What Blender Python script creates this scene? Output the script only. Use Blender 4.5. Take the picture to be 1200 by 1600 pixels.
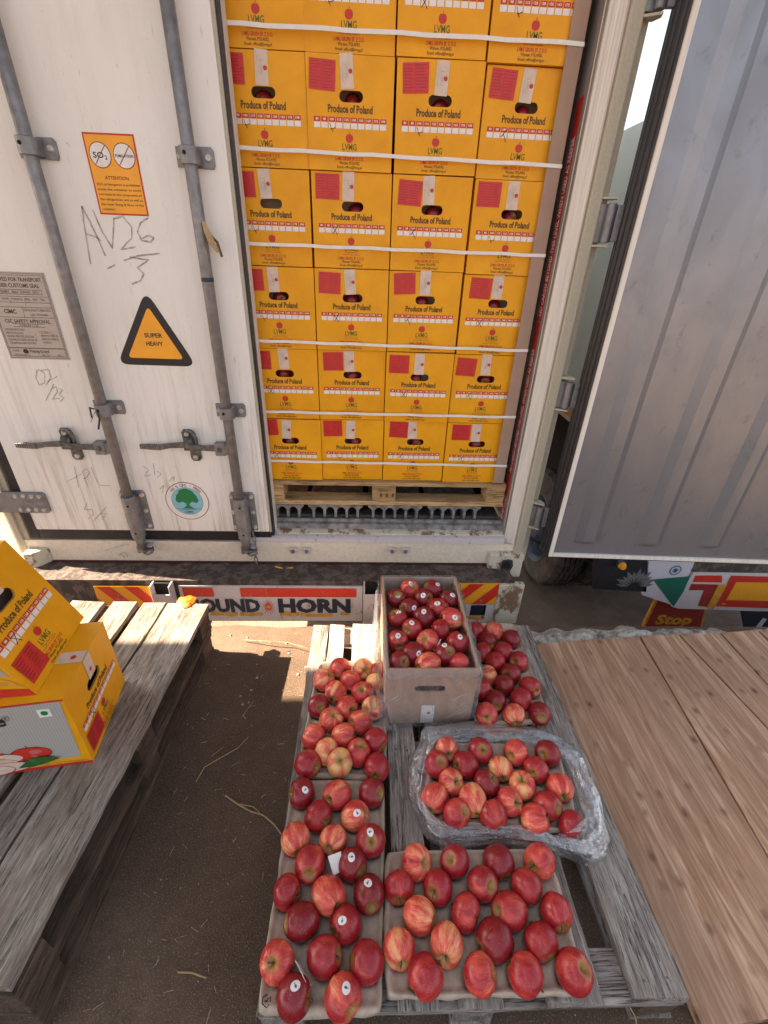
import bpy, bmesh, math, random
from mathutils import Vector, Matrix, noise
R_ = math.radians
rnd = random.Random(7)
for o in list(bpy.data.objects): bpy.data.objects.remove(o)
scene = bpy.context.scene
COL = scene.collection

# ------------------------------------------------------------------ camera
CAM = Vector((0, 0, 1.62)); F_PX = 700.0
_p, _r, _w = R_(29.84), R_(2.14), R_(2.86)
FW = Vector((math.sin(_w)*math.cos(_p), math.cos(_w)*math.cos(_p), -math.sin(_p)))
_R0 = Vector((math.cos(_w), -math.sin(_w), 0)); _U0 = _R0.cross(FW)
RT = math.cos(_r)*_R0 + math.sin(_r)*_U0
UP = -math.sin(_r)*_R0 + math.cos(_r)*_U0
cd = bpy.data.cameras.new('camera'); cam = bpy.data.objects.new('camera', cd); COL.objects.link(cam)
cam.matrix_world = Matrix(((RT.x, UP.x, -FW.x, CAM.x), (RT.y, UP.y, -FW.y, CAM.y), (RT.z, UP.z, -FW.z, CAM.z), (0, 0, 0, 1)))
cd.sensor_fit = 'HORIZONTAL'; cd.sensor_width = 36; cd.lens = 36*F_PX/1200
cd.clip_start = .02; cd.clip_end = 800
scene.camera = cam

# ------------------------------------------------------------------ light
SUN = Vector((-1.30, .21, 1.0)).normalized()
elev = math.asin(SUN.z)
w = bpy.data.worlds.new('World'); scene.world = w; w.use_nodes = True
nt = w.node_tree; bg = nt.nodes['Background']
sky = nt.nodes.new('ShaderNodeTexSky'); sky.sky_type = 'NISHITA'; sky.sun_disc = False
sky.sun_elevation = elev; sky.sun_rotation = math.atan2(SUN.x, SUN.y)
sky.dust_density = 3.0; sky.air_density = 1.0
hs = nt.nodes.new('ShaderNodeHueSaturation'); hs.inputs['Saturation'].default_value = .38
nt.links.new(sky.outputs[0], hs.inputs['Color']); nt.links.new(hs.outputs[0], bg.inputs[0])
bg.inputs[1].default_value = .05
sd = bpy.data.lights.new('sun', 'SUN'); sd.energy = 5.0; sd.angle = R_(.5); sd.color = (1, .80, .58)
so = bpy.data.objects.new('sun', sd); COL.objects.link(so)
so.rotation_euler = SUN.to_track_quat('Z', 'Y').to_euler()
vs = scene.view_settings; vs.view_transform = 'Standard'; vs.look = 'None'; vs.gamma = 1; vs.exposure = 2.92

# ------------------------------------------------------------------ pixel -> world helpers (photo pixels 1200 x 1600)
def ray(px, py): return FW + RT*((px-600)/F_PX) - UP*((py-800)/F_PX)
def YP(px, py, y):
    d = ray(px, py); return CAM + d*(y/d.y)
def ZP(px, py, z):
    d = ray(px, py); return CAM + d*((z-CAM.z)/d.z)

# ------------------------------------------------------------------ materials
def new_mat(name):
    m = bpy.data.materials.new(name); m.use_nodes = True
    return m, m.node_tree, m.node_tree.nodes['Principled BSDF']
def N(nt, t, **kw):
    n = nt.nodes.new(t)
    for k, v in kw.items():
        if k.startswith('i_'):
            key = k[2:]
            n.inputs[int(key) if key.isdigit() else key.replace('_', ' ')].default_value = v
        else: setattr(n, k, v)
    return n
def ramp(nt, fac, stops):
    r = nt.nodes.new('ShaderNodeValToRGB'); e = r.color_ramp.elements
    while len(e) < len(stops): e.new(.5)
    for el, (p, c) in zip(e, stops):
        el.position = p; el.color = (*c, 1) if len(c) == 3 else c
    nt.links.new(fac, r.inputs[0]); return r.outputs[0]
def g(v): return (v, v, v)
def coords(nt, scale=(1, 1, 1), rand=True, kind='Object'):
    tc = N(nt, 'ShaderNodeTexCoord'); mp = N(nt, 'ShaderNodeMapping'); mp.inputs['Scale'].default_value = scale
    if rand:
        oi = N(nt, 'ShaderNodeObjectInfo'); ml = N(nt, 'ShaderNodeMath', operation='MULTIPLY', i_1=37.0)
        nt.links.new(oi.outputs['Random'], ml.inputs[0])
        ad = N(nt, 'ShaderNodeVectorMath', operation='ADD'); nt.links.new(tc.outputs[kind], ad.inputs[0]); nt.links.new(ml.outputs[0], ad.inputs[1])
        nt.links.new(ad.outputs[0], mp.inputs[0])
    else: nt.links.new(tc.outputs[kind], mp.inputs[0])
    return mp.outputs[0]
def noise_(nt, vec, scale, detail=5, rough=.6, dist=0):
    n = N(nt, 'ShaderNodeTexNoise'); n.inputs['Scale'].default_value = scale; n.inputs['Detail'].default_value = detail
    n.inputs['Roughness'].default_value = rough; n.inputs['Distortion'].default_value = dist
    nt.links.new(vec, n.inputs['Vector']); return n.outputs['Fac']
def mix(nt, fac, a, b, mode='MIX'):
    m = N(nt, 'ShaderNodeMix', data_type='RGBA', blend_type=mode)
    for k, v in ((0, fac), (6, a), (7, b)):
        if isinstance(v, (int, float)): m.inputs[k].default_value = v
        elif isinstance(v, tuple): m.inputs[k].default_value = (*v, 1)
        else: nt.links.new(v, m.inputs[k])
    return m.outputs[2]
def bump(nt, bs, h, strength=.3, dist=.005):
    b = N(nt, 'ShaderNodeBump'); b.inputs['Strength'].default_value = strength; b.inputs['Distance'].default_value = dist
    nt.links.new(h, b.inputs['Height']); nt.links.new(b.outputs[0], bs.inputs['Normal'])
def simple(name, col, rough=.6, metal=0, var=.12, scale=20, bmp=0, stretch=(1, 1, 1), spec=None):
    m, nt, bs = new_mat(name)
    v = coords(nt, stretch); n = noise_(nt, v, scale)
    c0 = tuple(max(0, c*(1-var*1.6)) for c in col); c1 = tuple(min(1, c*(1+var)) for c in col)
    nt.links.new(ramp(nt, n, [(.3, c0), (.7, c1)]), bs.inputs['Base Color'])
    bs.inputs['Roughness'].default_value = rough; bs.inputs['Metallic'].default_value = metal
    if spec is not None: bs.inputs['Specular IOR Level'].default_value = spec
    if bmp: bump(nt, bs, n, bmp)
    return m
def wood(name, dark, light, warm=None, grain=1.0):
    m, nt, bs = new_mat(name)
    v = coords(nt, (1, .075, 1))
    fine = noise_(nt, v, 230*grain, 8, .72, .4)
    rings = noise_(nt, v, 40*grain, 4, .6, 2.2)
    v2 = coords(nt, (1, .35, 1)); blot = noise_(nt, v2, 13, 7, .72)
    base = ramp(nt, rings, [(.28, tuple((a*1.6+b)/2.6 for a, b in zip(dark, light))), (.5, tuple((a+b*1.6)/2.6 for a, b in zip(dark, light))), (.72, light)])
    base = mix(nt, .62, base, ramp(nt, fine, [(.34, g(.10)), (.58, g(1))]), 'MULTIPLY')
    base = mix(nt, ramp(nt, blot, [(.38, g(0)), (.68, g(.75))]), base, warm or tuple(c*.6 for c in dark))
    oi = N(nt, 'ShaderNodeObjectInfo')
    tone = N(nt, 'ShaderNodeMapRange'); tone.inputs[3].default_value = .72; tone.inputs[4].default_value = 1.25
    nt.links.new(oi.outputs['Random'], tone.inputs[0])
    tv = N(nt, 'ShaderNodeVectorMath', operation='SCALE'); nt.links.new(base, tv.inputs[0]); nt.links.new(tone.outputs[0], tv.inputs['Scale'])
    vo = N(nt, 'ShaderNodeTexVoronoi', feature='F1'); v3 = coords(nt, (1, .45, 1)); vo.inputs['Scale'].default_value = 7.5; nt.links.new(v3, vo.inputs['Vector'])
    kn = ramp(nt, vo.outputs['Distance'], [(.05, g(.9)), (.09, g(.35)), (.105, g(.85)), (.12, g(.3)), (.145, g(.6)), (.20, g(0))])
    col = mix(nt, kn, tv.outputs[0], tuple(c*.35 for c in dark))
    crack = noise_(nt, coords(nt, (1, .035, 1)), 85, 5, .6, 1.2)
    ck = ramp(nt, crack, [(.47, g(0)), (.5, g(1)), (.53, g(0))])
    ckm = N(nt, 'ShaderNodeMath', operation='MULTIPLY'); nt.links.new(ck, ckm.inputs[0]); nt.links.new(ramp(nt, noise_(nt, coords(nt, (1, .3, 1)), 14, 3, .6), [(.40, g(.1)), (.55, g(1))]), ckm.inputs[1]); ck = ckm.outputs[0]
    col = mix(nt, ck, col, tuple(c*.25 for c in dark))
    nt.links.new(col, bs.inputs['Base Color']); bs.inputs['Roughness'].default_value = .85
    bs.inputs['Specular IOR Level'].default_value = .25
    hh = N(nt, 'ShaderNodeMath', operation='ADD'); nt.links.new(fine, hh.inputs[0])
    h2 = N(nt, 'ShaderNodeMath', operation='MULTIPLY', i_1=-1.2); nt.links.new(ck, h2.inputs[0]); nt.links.new(h2.outputs[0], hh.inputs[1])
    bump(nt, bs, hh.outputs[0], .7, .0025)
    return m
M = {}
M['wood_grey'] = wood('weathered_grey_wood', (.155, .135, .12), (.52, .485, .45), (.16, .12, .092))
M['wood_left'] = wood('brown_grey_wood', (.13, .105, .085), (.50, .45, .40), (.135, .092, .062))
M['wood_pale'] = wood('pale_pallet_wood', (.36, .27, .17), (.66, .53, .36), (.40, .29, .17))
M['wood_fresh'] = wood('fresh_pallet_wood', (.48, .30, .13), (.66, .46, .24), (.45, .27, .12), .8)
M['wood_brown'] = wood('dirty_shaded_wood', (.055, .036, .027), (.20, .14, .105), (.08, .05, .036), .7)  # dark dirty wood, with the shade inside the left pallets put into the colour

def ply_mat():
    m, nt, bs = new_mat('plywood')
    v = coords(nt, (1, .07, 1), rand=False); a = noise_(nt, v, 46, 4, .55, 1.1); f = noise_(nt, v, 260, 4, .6)
    col = ramp(nt, a, [(.3, (.27, .135, .075)), (.5, (.43, .245, .145)), (.66, (.62, .41, .275))])
    col = mix(nt, .25, col, ramp(nt, f, [(.3, g(.4)), (.65, g(1))]), 'MULTIPLY')
    big = noise_(nt, coords(nt, (1, .6, 1), rand=False), 3.2, 3, .5)
    col = mix(nt, ramp(nt, big, [(.4, g(0)), (.7, g(.55))]), col, (.30, .185, .125))
    vo = N(nt, 'ShaderNodeTexVoronoi', feature='F1'); vo.inputs['Scale'].default_value = 16; vo.inputs['Randomness'].default_value = .45
    mpv = coords(nt, (1, .72, 1), rand=False); nt.links.new(mpv, vo.inputs['Vector'])
    wob = noise_(nt, coords(nt, (1, 1, 1), rand=False), 60, 3, .6)
    dd = N(nt, 'ShaderNodeMath', operation='MULTIPLY_ADD'); nt.links.new(wob, dd.inputs[0]); dd.inputs[1].default_value = .16; nt.links.new(vo.outputs['Distance'], dd.inputs[2])
    vo2 = N(nt, 'ShaderNodeTexVoronoi', feature='F1'); vo2.inputs['Scale'].default_value = 11.5; vo2.inputs['Randomness'].default_value = .42
    mp2 = N(nt, 'ShaderNodeMapping'); mp2.inputs['Scale'].default_value = (1, 1, 1); nt.links.new(mpv, mp2.inputs[0]); nt.links.new(mp2.outputs[0], vo2.inputs['Vector'])
    halo = ramp(nt, dd.outputs[0], [(.14, g(1)), (.20, g(.65)), (.36, g(0))])
    sel = noise_(nt, coords(nt, rand=False), 7, 2, .5)
    hm = N(nt, 'ShaderNodeMath', operation='MULTIPLY'); nt.links.new(halo, hm.inputs[0]); nt.links.new(ramp(nt, sel, [(.3, g(.6)), (.5, g(1))]), hm.inputs[1])
    col = mix(nt, hm.outputs[0], col, (.105, .042, .026))
    nt.links.new(col, bs.inputs['Base Color']); bs.inputs['Roughness'].default_value = .62
    bump(nt, bs, f, .35, .0015)
    return m
M['ply'] = ply_mat()

def door_mat():
    m, nt, bs = new_mat('dirty_white_paint')
    v = coords(nt, (1, 1, .05), rand=False); s = noise_(nt, v, 34, 6, .7, .3)
    tc = N(nt, 'ShaderNodeTexCoord'); sp = N(nt, 'ShaderNodeSeparateXYZ'); nt.links.new(tc.outputs['Object'], sp.inputs[0])
    low = N(nt, 'ShaderNodeMapRange'); low.inputs[1].default_value = 1.5; low.inputs[2].default_value = .2; low.inputs[3].default_value = .10; low.inputs[4].default_value = 1
    nt.links.new(sp.outputs['Z'], low.inputs[0])
    st = N(nt, 'ShaderNodeMath', operation='MULTIPLY'); nt.links.new(ramp(nt, s, [(.50, g(0)), (.74, g(.9))]), st.inputs[0]); nt.links.new(low.outputs[0], st.inputs[1])
    patch = noise_(nt, coords(nt, (1, 1, .5), rand=False), 3.5, 6, .65)
    col = mix(nt, ramp(nt, patch, [(.35, g(0)), (.7, g(.6))]), (.79, .775, .75), (.66, .63, .58))
    col = mix(nt, st.outputs[0], col, (.26, .19, .13))
    sc = noise_(nt, coords(nt, (1, 1, .12), rand=False), 150, 3, .5, .8)
    col = mix(nt, ramp(nt, sc, [(.68, g(0)), (.74, g(.4))]), col, (.30, .26, .22))
    spk = noise_(nt, coords(nt, rand=False), 90, 2, .5)
    col = mix(nt, ramp(nt, spk, [(.74, g(0)), (.79, g(.7))]), col, (.30, .24, .19))
    nt.links.new(col, bs.inputs['Base Color']); bs.inputs['Roughness'].default_value = .45
    bump(nt, bs, patch, .15, .01)
    return m
M['door'] = door_mat()
def rusty(name, base, rust=(.20, .09, .04), th=.56, rough=.6, sc=9):
    m, nt, bs = new_mat(name)
    a = noise_(nt, coords(nt, (1, 1, .6), rand=False), sc, 8, .72); b = noise_(nt, coords(nt, rand=False), sc*9, 3, .6)
    col = mix(nt, ramp(nt, b, [(.4, g(0)), (.75, g(.35))]), base, tuple(c*.55 for c in base))
    col = mix(nt, ramp(nt, a, [(th, g(0)), (th+.06, g(.95))]), col, rust)
    nt.links.new(col, bs.inputs['Base Color']); bs.inputs['Roughness'].default_value = rough; bump(nt, bs, a, .3, .004)
    return m
M['cream'] = rusty('cream_paint', (.44, .40, .31), (.26, .17, .09), .66)
M['cream_rust'] = rusty('rusted_cream_paint', (.58, .54, .44), (.17, .085, .045), .50)
M['sill'] = rusty('sill_paint', (.74, .66, .54), (.32, .20, .10), .62, sc=6)
M['white_rust'] = rusty('chipped_white_paint', (.58, .53, .54), (.22, .15, .11), .60, sc=14)
M['chassis'] = rusty('dirty_chassis', (.12, .09, .08), (.045, .035, .03), .46, .9, 22)
M['jamb'] = simple('white_jamb', (.68, .64, .58), .5, 0, .1, 12, 0, (6, 6, .3))
M['inner_wall'] = simple('stained_lining', (.36, .34, .32), .35, .25, .25, 14, 0, (3, 3, .2))
M['galv'] = simple('galvanised_steel', (.235, .235, .245), .5, .55, .18, 34, .15)
M['galv_dark'] = simple('worn_dark_steel', (.15, .145, .14), .5, .5, .4, 60, .3)
M['bolt'] = simple('bolt_head', (.55, .52, .47), .5, .2, .3, 60)
M['rubber'] = simple('black_rubber', (.018, .018, .024), .42, 0, .3, 30)
M['rubber_dusty'] = simple('dusty_rubber', (.10, .09, .088), .8, 0, .4, 12, .2)
M['black'] = simple('black_void', (.006, .006, .007), .9)
M['alu'] = simple('dirty_aluminium', (.25, .245, .245), .55, .35, .4, 25, .2)
M['cardboard'] = simple('brown_cardboard', (.42, .27, .18), .85, 0, .10, 30, .05, (1, 1, .1))
M['card_in'] = simple('inner_cardboard', (.40, .30, .22), .9, 0, .12, 12)
M['board_brown'] = simple('corner_board_paper', (.36, .24, .18), .8, 0, .06, 8)
M['yellow'] = simple('yellow_print', (.78, .385, .004), .50, 0, .045, 14, .03)
def scuff():
    m, nt, bs = new_mat('yellow_carton_print'); v = coords(nt, (1, 1, 1)); a = noise_(nt, v, 9, 5, .6); b = noise_(nt, coords(nt, (1, 1, .3)), 70, 4, .7, .5)
    col = ramp(nt, a, [(.3, (.70, .305, .002)), (.7, (.82, .375, .004))]); col = mix(nt, ramp(nt, b, [(.68, g(0)), (.76, g(.55))]), col, (.50, .27, .06))
    nt.links.new(col, bs.inputs['Base Color']); bs.inputs['Roughness'].default_value = .5; bs.inputs['Specular IOR Level'].default_value = .35; bump(nt, bs, a, .25, .012); return m
M['yellow'] = scuff()
M['yellow_dk'] = simple('carton_edge', (.40, .22, .03), .8)
M['red'] = simple('red_sticker', (.56, .022, .020), .4, 0, .1, 30)
M['red_ink'] = simple('red_ink', (.52, .025, .015), .5, 0, .05, 30)
M['red_dark'] = simple('dark_red_print', (.20, .012, .014), .5)
M['tape'] = simple('paper_tape', (.64, .51, .42), .5, 0, .08, 40)
M['white'] = simple('white_print', (.76, .73, .70), .5, 0, .06, 40)
M['brown_ink'] = simple('brown_ink', (.11, .055, .006), .6)
M['olive_ink'] = simple('olive_ink', (.10, .13, .01), .6)
M['black_ink'] = simple('black_ink', (.012, .012, .014), .5)
M['grey_ink'] = simple('scratched_grey', (.44, .41, .37), .8, 0, .3, 60)
M['orange'] = simple('orange_sticker', (.85, .37, .02), .45, 0, .05, 14)
M['strap'] = simple('white_strap', (.74, .72, .68), .35, 0, .05, 30)
M['plate'] = rusty('etched_plate', (.45, .39, .35), (.24, .15, .09), .60, .4, 18)
M['plate_ink'] = simple('plate_ink', (.10, .075, .06), .6)
M['blue_pale'] = simple('pale_blue_print', (.22, .50, .60), .5, 0, .05, 14)
M['green'] = simple('green_print', (.006, .19, .06), .5)
M['leaf'] = simple('leaf_print', (.03, .12, .02), .5, 0, .3, 40)
M['navy'] = simple('navy_paint', (.010, .016, .035), .45)
M['chip_red'] = rusty('chipped_red_paint', (.60, .03, .015), (.30, .22, .18), .60, .45, 20)
M['maroon'] = rusty('chipped_maroon_paint', (.30, .025, .02), (.25, .18, .14), .62, .5, 20)
M['mustard'] = simple('mustard_paint', (.62, .30, .03), .5, 0, .2, 30)
M['amber'] = simple('amber_reflector', (.80, .35, .02), .35, 0, .06, 90)
M['kerb_conc'] = None
M['flag_green'] = rusty('chipped_green_paint', (.01, .13, .085), (.30, .26, .2), .64, .5, 18)
M['flag_white'] = rusty('chipped_lilac_paint', (.58, .55, .62), (.3, .24, .2), .66, .5, 18)
M['flag_blue'] = simple('wheel_blue', (.03, .09, .22), .5)
M['truck_blue'] = simple('pale_blue_panel', (.84, .95, .99), .5, 0, .05, 3)
M['rim_blue'] = simple('wheel_rim_blue', (.13, .19, .28), .5, .2, .3, 9)
M['straw'] = simple('dry_straw', (.42, .30, .16), .8, 0, .15, 30)
M['orange_pulp'] = simple('orange_pulp', (.72, .15, .004), .5, 0, .2, 90, .5)
M['pulp'] = simple('moulded_pulp', (.47, .375, .295), .95, 0, .12, 60, .25)
M['red_light'] = simple('faded_red_print', (.55, .13, .12), .5)
M['deep_rose'] = simple('rose_print', (.38, .02, .022), .5)
M['deep_red'] = simple('dark_maroon_paint', (.06, .008, .01), .7)  # very dark maroon of the trailer bolster
M['sticker'] = simple('apple_sticker', (.78, .76, .74), .4, 0, .03, 30)
M['stem'] = simple('apple_stem', (.12, .075, .03), .8)
M['grey_corr'] = None

def corr():
    m, nt, bs = new_mat('grey_corrugated_print')
    wv = N(nt, 'ShaderNodeTexWave', wave_type='BANDS', bands_direction='X'); wv.inputs['Scale'].default_value = 40; wv.inputs['Distortion'].default_value = .3
    nt.links.new(coords(nt, rand=False), wv.inputs['Vector'])
    col = mix(nt, wv.outputs['Fac'], (.40, .385, .35), (.335, .32, .29))
    nt.links.new(col, bs.inputs['Base Color']); bs.inputs['Roughness'].default_value = .6
    return m
M['grey_corr'] = corr()

def steel():
    m, nt, bs = new_mat('smudged_stainless')
    v = coords(nt, (1, 1, .12), rand=False); s = noise_(nt, v, 12, 5, .6)
    sm = noise_(nt, coords(nt, (1, 1, .6), rand=False), 5.5, 7, .62, .7)
    fp = noise_(nt, coords(nt, (1, 1, .8), rand=False), 16, 6, .65, .4)
    col = mix(nt, ramp(nt, sm, [(.40, g(0)), (.64, g(.55))]), (.25, .262, .295), (.20, .208, .225))
    col = mix(nt, ramp(nt, fp, [(.60, g(0)), (.72, g(.6))]), col, (.13, .125, .125))
    nt.links.new(col, bs.inputs['Base Color']); bs.inputs['Metallic'].default_value = .7
    nt.links.new(ramp(nt, sm, [(.3, g(.32)), (.75, g(.48))]), bs.inputs['Roughness'])
    bump(nt, bs, sm, .10, .01)
    return m
M['steel'] = steel()

def floor_mat():
    m, nt, bs = new_mat('dark_worn_concrete')
    a = noise_(nt, coords(nt, rand=False), 1.6, 6, .6); b = noise_(nt, coords(nt, rand=False), 28, 8, .7); c = noise_(nt, coords(nt, rand=False), 240, 3, .6)
    col = ramp(nt, a, [(.3, (.070, .041, .025)), (.5, (.112, .070, .045)), (.72, (.19, .132, .092))])
    col = mix(nt, .6, col, ramp(nt, b, [(.3, g(.45)), (.7, g(1))]), 'MULTIPLY')
    col = mix(nt, ramp(nt, c, [(.52, g(0)), (.70, g(.6))]), col, (.33, .25, .18))
    nt.links.new(col, bs.inputs['Base Color']); bs.inputs['Roughness'].default_value = .9
    hh = N(nt, 'ShaderNodeMath', operation='ADD'); nt.links.new(b, hh.inputs[0]); nt.links.new(c, hh.inputs[1])
    bump(nt, bs, hh.outputs[0], .6, .004)
    return m
M['floor'] = floor_mat()
def dirt():
    m, nt, bs = new_mat('brown_yard_dirt')
    a = noise_(nt, coords(nt, rand=False), 3, 8, .65); b = noise_(nt, coords(nt, rand=False), 60, 5, .7)
    col = ramp(nt, a, [(.3, (.17, .115, .085)), (.7, (.34, .25, .195))]); col = mix(nt, .5, col, ramp(nt, b, [(.3, g(.5)), (.7, g(1))]), 'MULTIPLY')
    nt.links.new(col, bs.inputs['Base Color']); bs.inputs['Roughness'].default_value = .95; bump(nt, bs, b, .6, .02)
    return m
M['dirt'] = dirt()
def conc():
    m, nt, bs = new_mat('crumbling_concrete')
    a = noise_(nt, coords(nt, rand=False), 22, 8, .75); b = noise_(nt, coords(nt, rand=False), 5, 4, .6)
    col = ramp(nt, a, [(.36, (.10, .09, .08)), (.48, (.34, .31, .28)), (.62, (.58, .55, .51))])
    nt.links.new(col, bs.inputs['Base Color']); bs.inputs['Roughness'].default_value = .95; bump(nt, bs, a, .9, .012)
    return m
M['conc'] = conc()

def apple_mat():
    m, nt, bs = new_mat('apple_skin')
    tc = N(nt, 'ShaderNodeTexCoord'); oi = N(nt, 'ShaderNodeObjectInfo')
    sp = N(nt, 'ShaderNodeSeparateXYZ'); nt.links.new(tc.outputs['Object'], sp.inputs[0])
    xy = N(nt, 'ShaderNodeCombineXYZ'); nt.links.new(sp.outputs[0], xy.inputs[0]); nt.links.new(sp.outputs[1], xy.inputs[1])
    nm = N(nt, 'ShaderNodeVectorMath', operation='NORMALIZE'); nt.links.new(xy.outputs[0], nm.inputs[0])
    zz = N(nt, 'ShaderNodeMath', operation='MULTIPLY', i_1=9.0); nt.links.new(sp.outputs[2], zz.inputs[0])
    rz = N(nt, 'ShaderNodeMath', operation='MULTIPLY_ADD', i_1=60.0); nt.links.new(oi.outputs['Random'], rz.inputs[0]); nt.links.new(zz.outputs[0], rz.inputs[2])
    cz = N(nt, 'ShaderNodeCombineXYZ'); nt.links.new(rz.outputs[0], cz.inputs[2])
    ad = N(nt, 'ShaderNodeVectorMath', operation='ADD'); nt.links.new(nm.outputs[0], ad.inputs[0]); nt.links.new(cz.outputs[0], ad.inputs[1])
    streak = noise_(nt, ad.outputs[0], 10.5, 8, .82, .25); wide = noise_(nt, ad.outputs[0], 1.5, 3, .5)
    sc = N(nt, 'ShaderNodeSeparateColor'); nt.links.new(oi.outputs['Color'], sc.inputs[0])
    # blush value: streak*.5+wide*.6 + bias
    s1 = N(nt, 'ShaderNodeMath', operation='MULTIPLY_ADD', i_1=.75); nt.links.new(streak, s1.inputs[0]); nt.links.new(wide, s1.inputs[2])
    bias = N(nt, 'ShaderNodeMapRange'); bias.inputs[3].default_value = -.38; bias.inputs[4].default_value = .30; nt.links.new(sc.outputs[0], bias.inputs[0])
    s2 = N(nt, 'ShaderNodeMath', operation='ADD'); nt.links.new(s1.outputs[0], s2.inputs[0]); nt.links.new(bias.outputs[0], s2.inputs[1])
    col = ramp(nt, s2.outputs[0], [(.48, (.72, .44, .16)), (.61, (.72, .27, .13)), (.74, (.57, .070, .05)), (.97, (.32, .012, .020))])
    dk = N(nt, 'ShaderNodeMapRange'); dk.inputs[3].default_value = 1.15; dk.inputs[4].default_value = .42; nt.links.new(sc.outputs[1], dk.inputs[0])
    tv = N(nt, 'ShaderNodeVectorMath', operation='SCALE'); nt.links.new(col, tv.inputs[0]); nt.links.new(dk.outputs[0], tv.inputs['Scale'])
    # greenish stem cavity
    zr = ramp(nt, N_map(nt, sp.outputs[2], .018, .034), [(.35, g(0)), (1, g(.0))])
    r2 = N(nt, 'ShaderNodeVectorMath', operation='LENGTH'); nt.links.new(xy.outputs[0], r2.inputs[0])
    cav = ramp(nt, N_map(nt, r2.outputs['Value'], .004, .019), [(0, g(.85)), (.55, g(.55)), (1, g(0))])
    c2 = mix(nt, cav, tv.outputs[0], (.33, .22, .055))
    vo = N(nt, 'ShaderNodeTexVoronoi'); vo.inputs['Scale'].default_value = 230; nt.links.new(tc.outputs['Object'], vo.inputs['Vector'])
    c3 = mix(nt, ramp(nt, vo.outputs['Distance'], [(.10, g(.45)), (.2, g(0))]), c2, (.62, .36, .20))
    nt.links.new(c3, bs.inputs['Base Color'])
    bs.inputs['Roughness'].default_value = .30; bs.inputs['Specular IOR Level'].default_value = .5
    bs.inputs['Subsurface Weight'].default_value = .06; bs.inputs['Subsurface Radius'].default_value = (.01, .003, .002); bs.inputs['Subsurface Scale'].default_value = .6
    rgh = noise_(nt, tc.outputs['Object'], 50, 4, .6)
    nt.links.new(ramp(nt, rgh, [(.3, g(.24)), (.7, g(.42))]), bs.inputs['Roughness'])
    bump(nt, bs, rgh, .08, .003)
    return m
def N_map(nt, s, a, b):
    r = N(nt, 'ShaderNodeMapRange'); r.inputs[1].default_value = a; r.inputs[2].default_value = b; nt.links.new(s, r.inputs[0]); return r.outputs[0]
M['apple'] = apple_mat()

def film(name, milk=.10, tint=(.80, .86, .97), gloss=.5, bs_=.3):
    m, nt, bs = new_mat(name)
    nt.nodes.remove(bs); out = nt.nodes['Material Output']
    v = coords(nt, (1, 1, .6), rand=False); n1 = noise_(nt, v, 16, 3, .55, 1.2); n2 = noise_(nt, v, 38, 2, .5, 1.5)
    rid = N(nt, 'ShaderNodeMath', operation='SUBTRACT', i_1=.5); nt.links.new(n1, rid.inputs[0]); ab = N(nt, 'ShaderNodeMath', operation='ABSOLUTE'); nt.links.new(rid.outputs[0], ab.inputs[0])
    rid2 = N(nt, 'ShaderNodeMath', operation='SUBTRACT', i_1=.5); nt.links.new(n2, rid2.inputs[0]); ab2 = N(nt, 'ShaderNodeMath', operation='ABSOLUTE'); nt.links.new(rid2.outputs[0], ab2.inputs[0])
    bp = N(nt, 'ShaderNodeBump'); bp.inputs['Strength'].default_value = bs_; bp.inputs['Distance'].default_value = .01; nt.links.new(ab.outputs[0], bp.inputs['Height'])
    tr = N(nt, 'ShaderNodeBsdfTransparent'); tr.inputs[0].default_value = (.98, .985, .99, 1)
    gl = N(nt, 'ShaderNodeBsdfGlossy'); gl.inputs['Roughness'].default_value = .12; nt.links.new(bp.outputs[0], gl.inputs['Normal'])
    df = N(nt, 'ShaderNodeBsdfDiffuse'); df.inputs[0].default_value = (*tint, 1)
    tl = N(nt, 'ShaderNodeBsdfTranslucent'); tl.inputs[0].default_value = (*tint, 1)
    dt = N(nt, 'ShaderNodeMixShader', i_0=.45); nt.links.new(df.outputs[0], dt.inputs[1]); nt.links.new(tl.outputs[0], dt.inputs[2])
    fr = N(nt, 'ShaderNodeLayerWeight'); fr.inputs[0].default_value = .25; nt.links.new(bp.outputs[0], fr.inputs['Normal'])
    fm = N(nt, 'ShaderNodeMath', operation='MULTIPLY', i_1=gloss); nt.links.new(fr.outputs['Fresnel'], fm.inputs[0])
    m1 = N(nt, 'ShaderNodeMixShader'); nt.links.new(tr.outputs[0], m1.inputs[1]); nt.links.new(dt.outputs[0], m1.inputs[2])
    cr = ramp(nt, ab.outputs[0], [(0, g(min(1, milk*3))), (.02, g(milk)), (.1, g(milk*.6))])
    cr2 = ramp(nt, ab2.outputs[0], [(0, g(min(1, milk*2))), (.02, g(0)), (1, g(0))])
    ca = N(nt, 'ShaderNodeMath', operation='ADD'); nt.links.new(cr, ca.inputs[0]); nt.links.new(cr2, ca.inputs[1])
    fac = N(nt, 'ShaderNodeMath', operation='MULTIPLY_ADD', i_1=milk*2.2); nt.links.new(fr.outputs['Facing'], fac.inputs[0]); nt.links.new(ca.outputs[0], fac.inputs[2]); fac.use_clamp = True
    nt.links.new(fac.outputs[0], m1.inputs[0])
    m2 = N(nt, 'ShaderNodeMixShader'); nt.links.new(fm.outputs[0], m2.inputs[0]); nt.links.new(m1.outputs[0], m2.inputs[1]); nt.links.new(gl.outputs[0], m2.inputs[2])
    nt.links.new(m2.outputs[0], out.inputs[0])
    return m
M['film'] = film('clear_film', .07, gloss=.6, bs_=.3)
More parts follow.
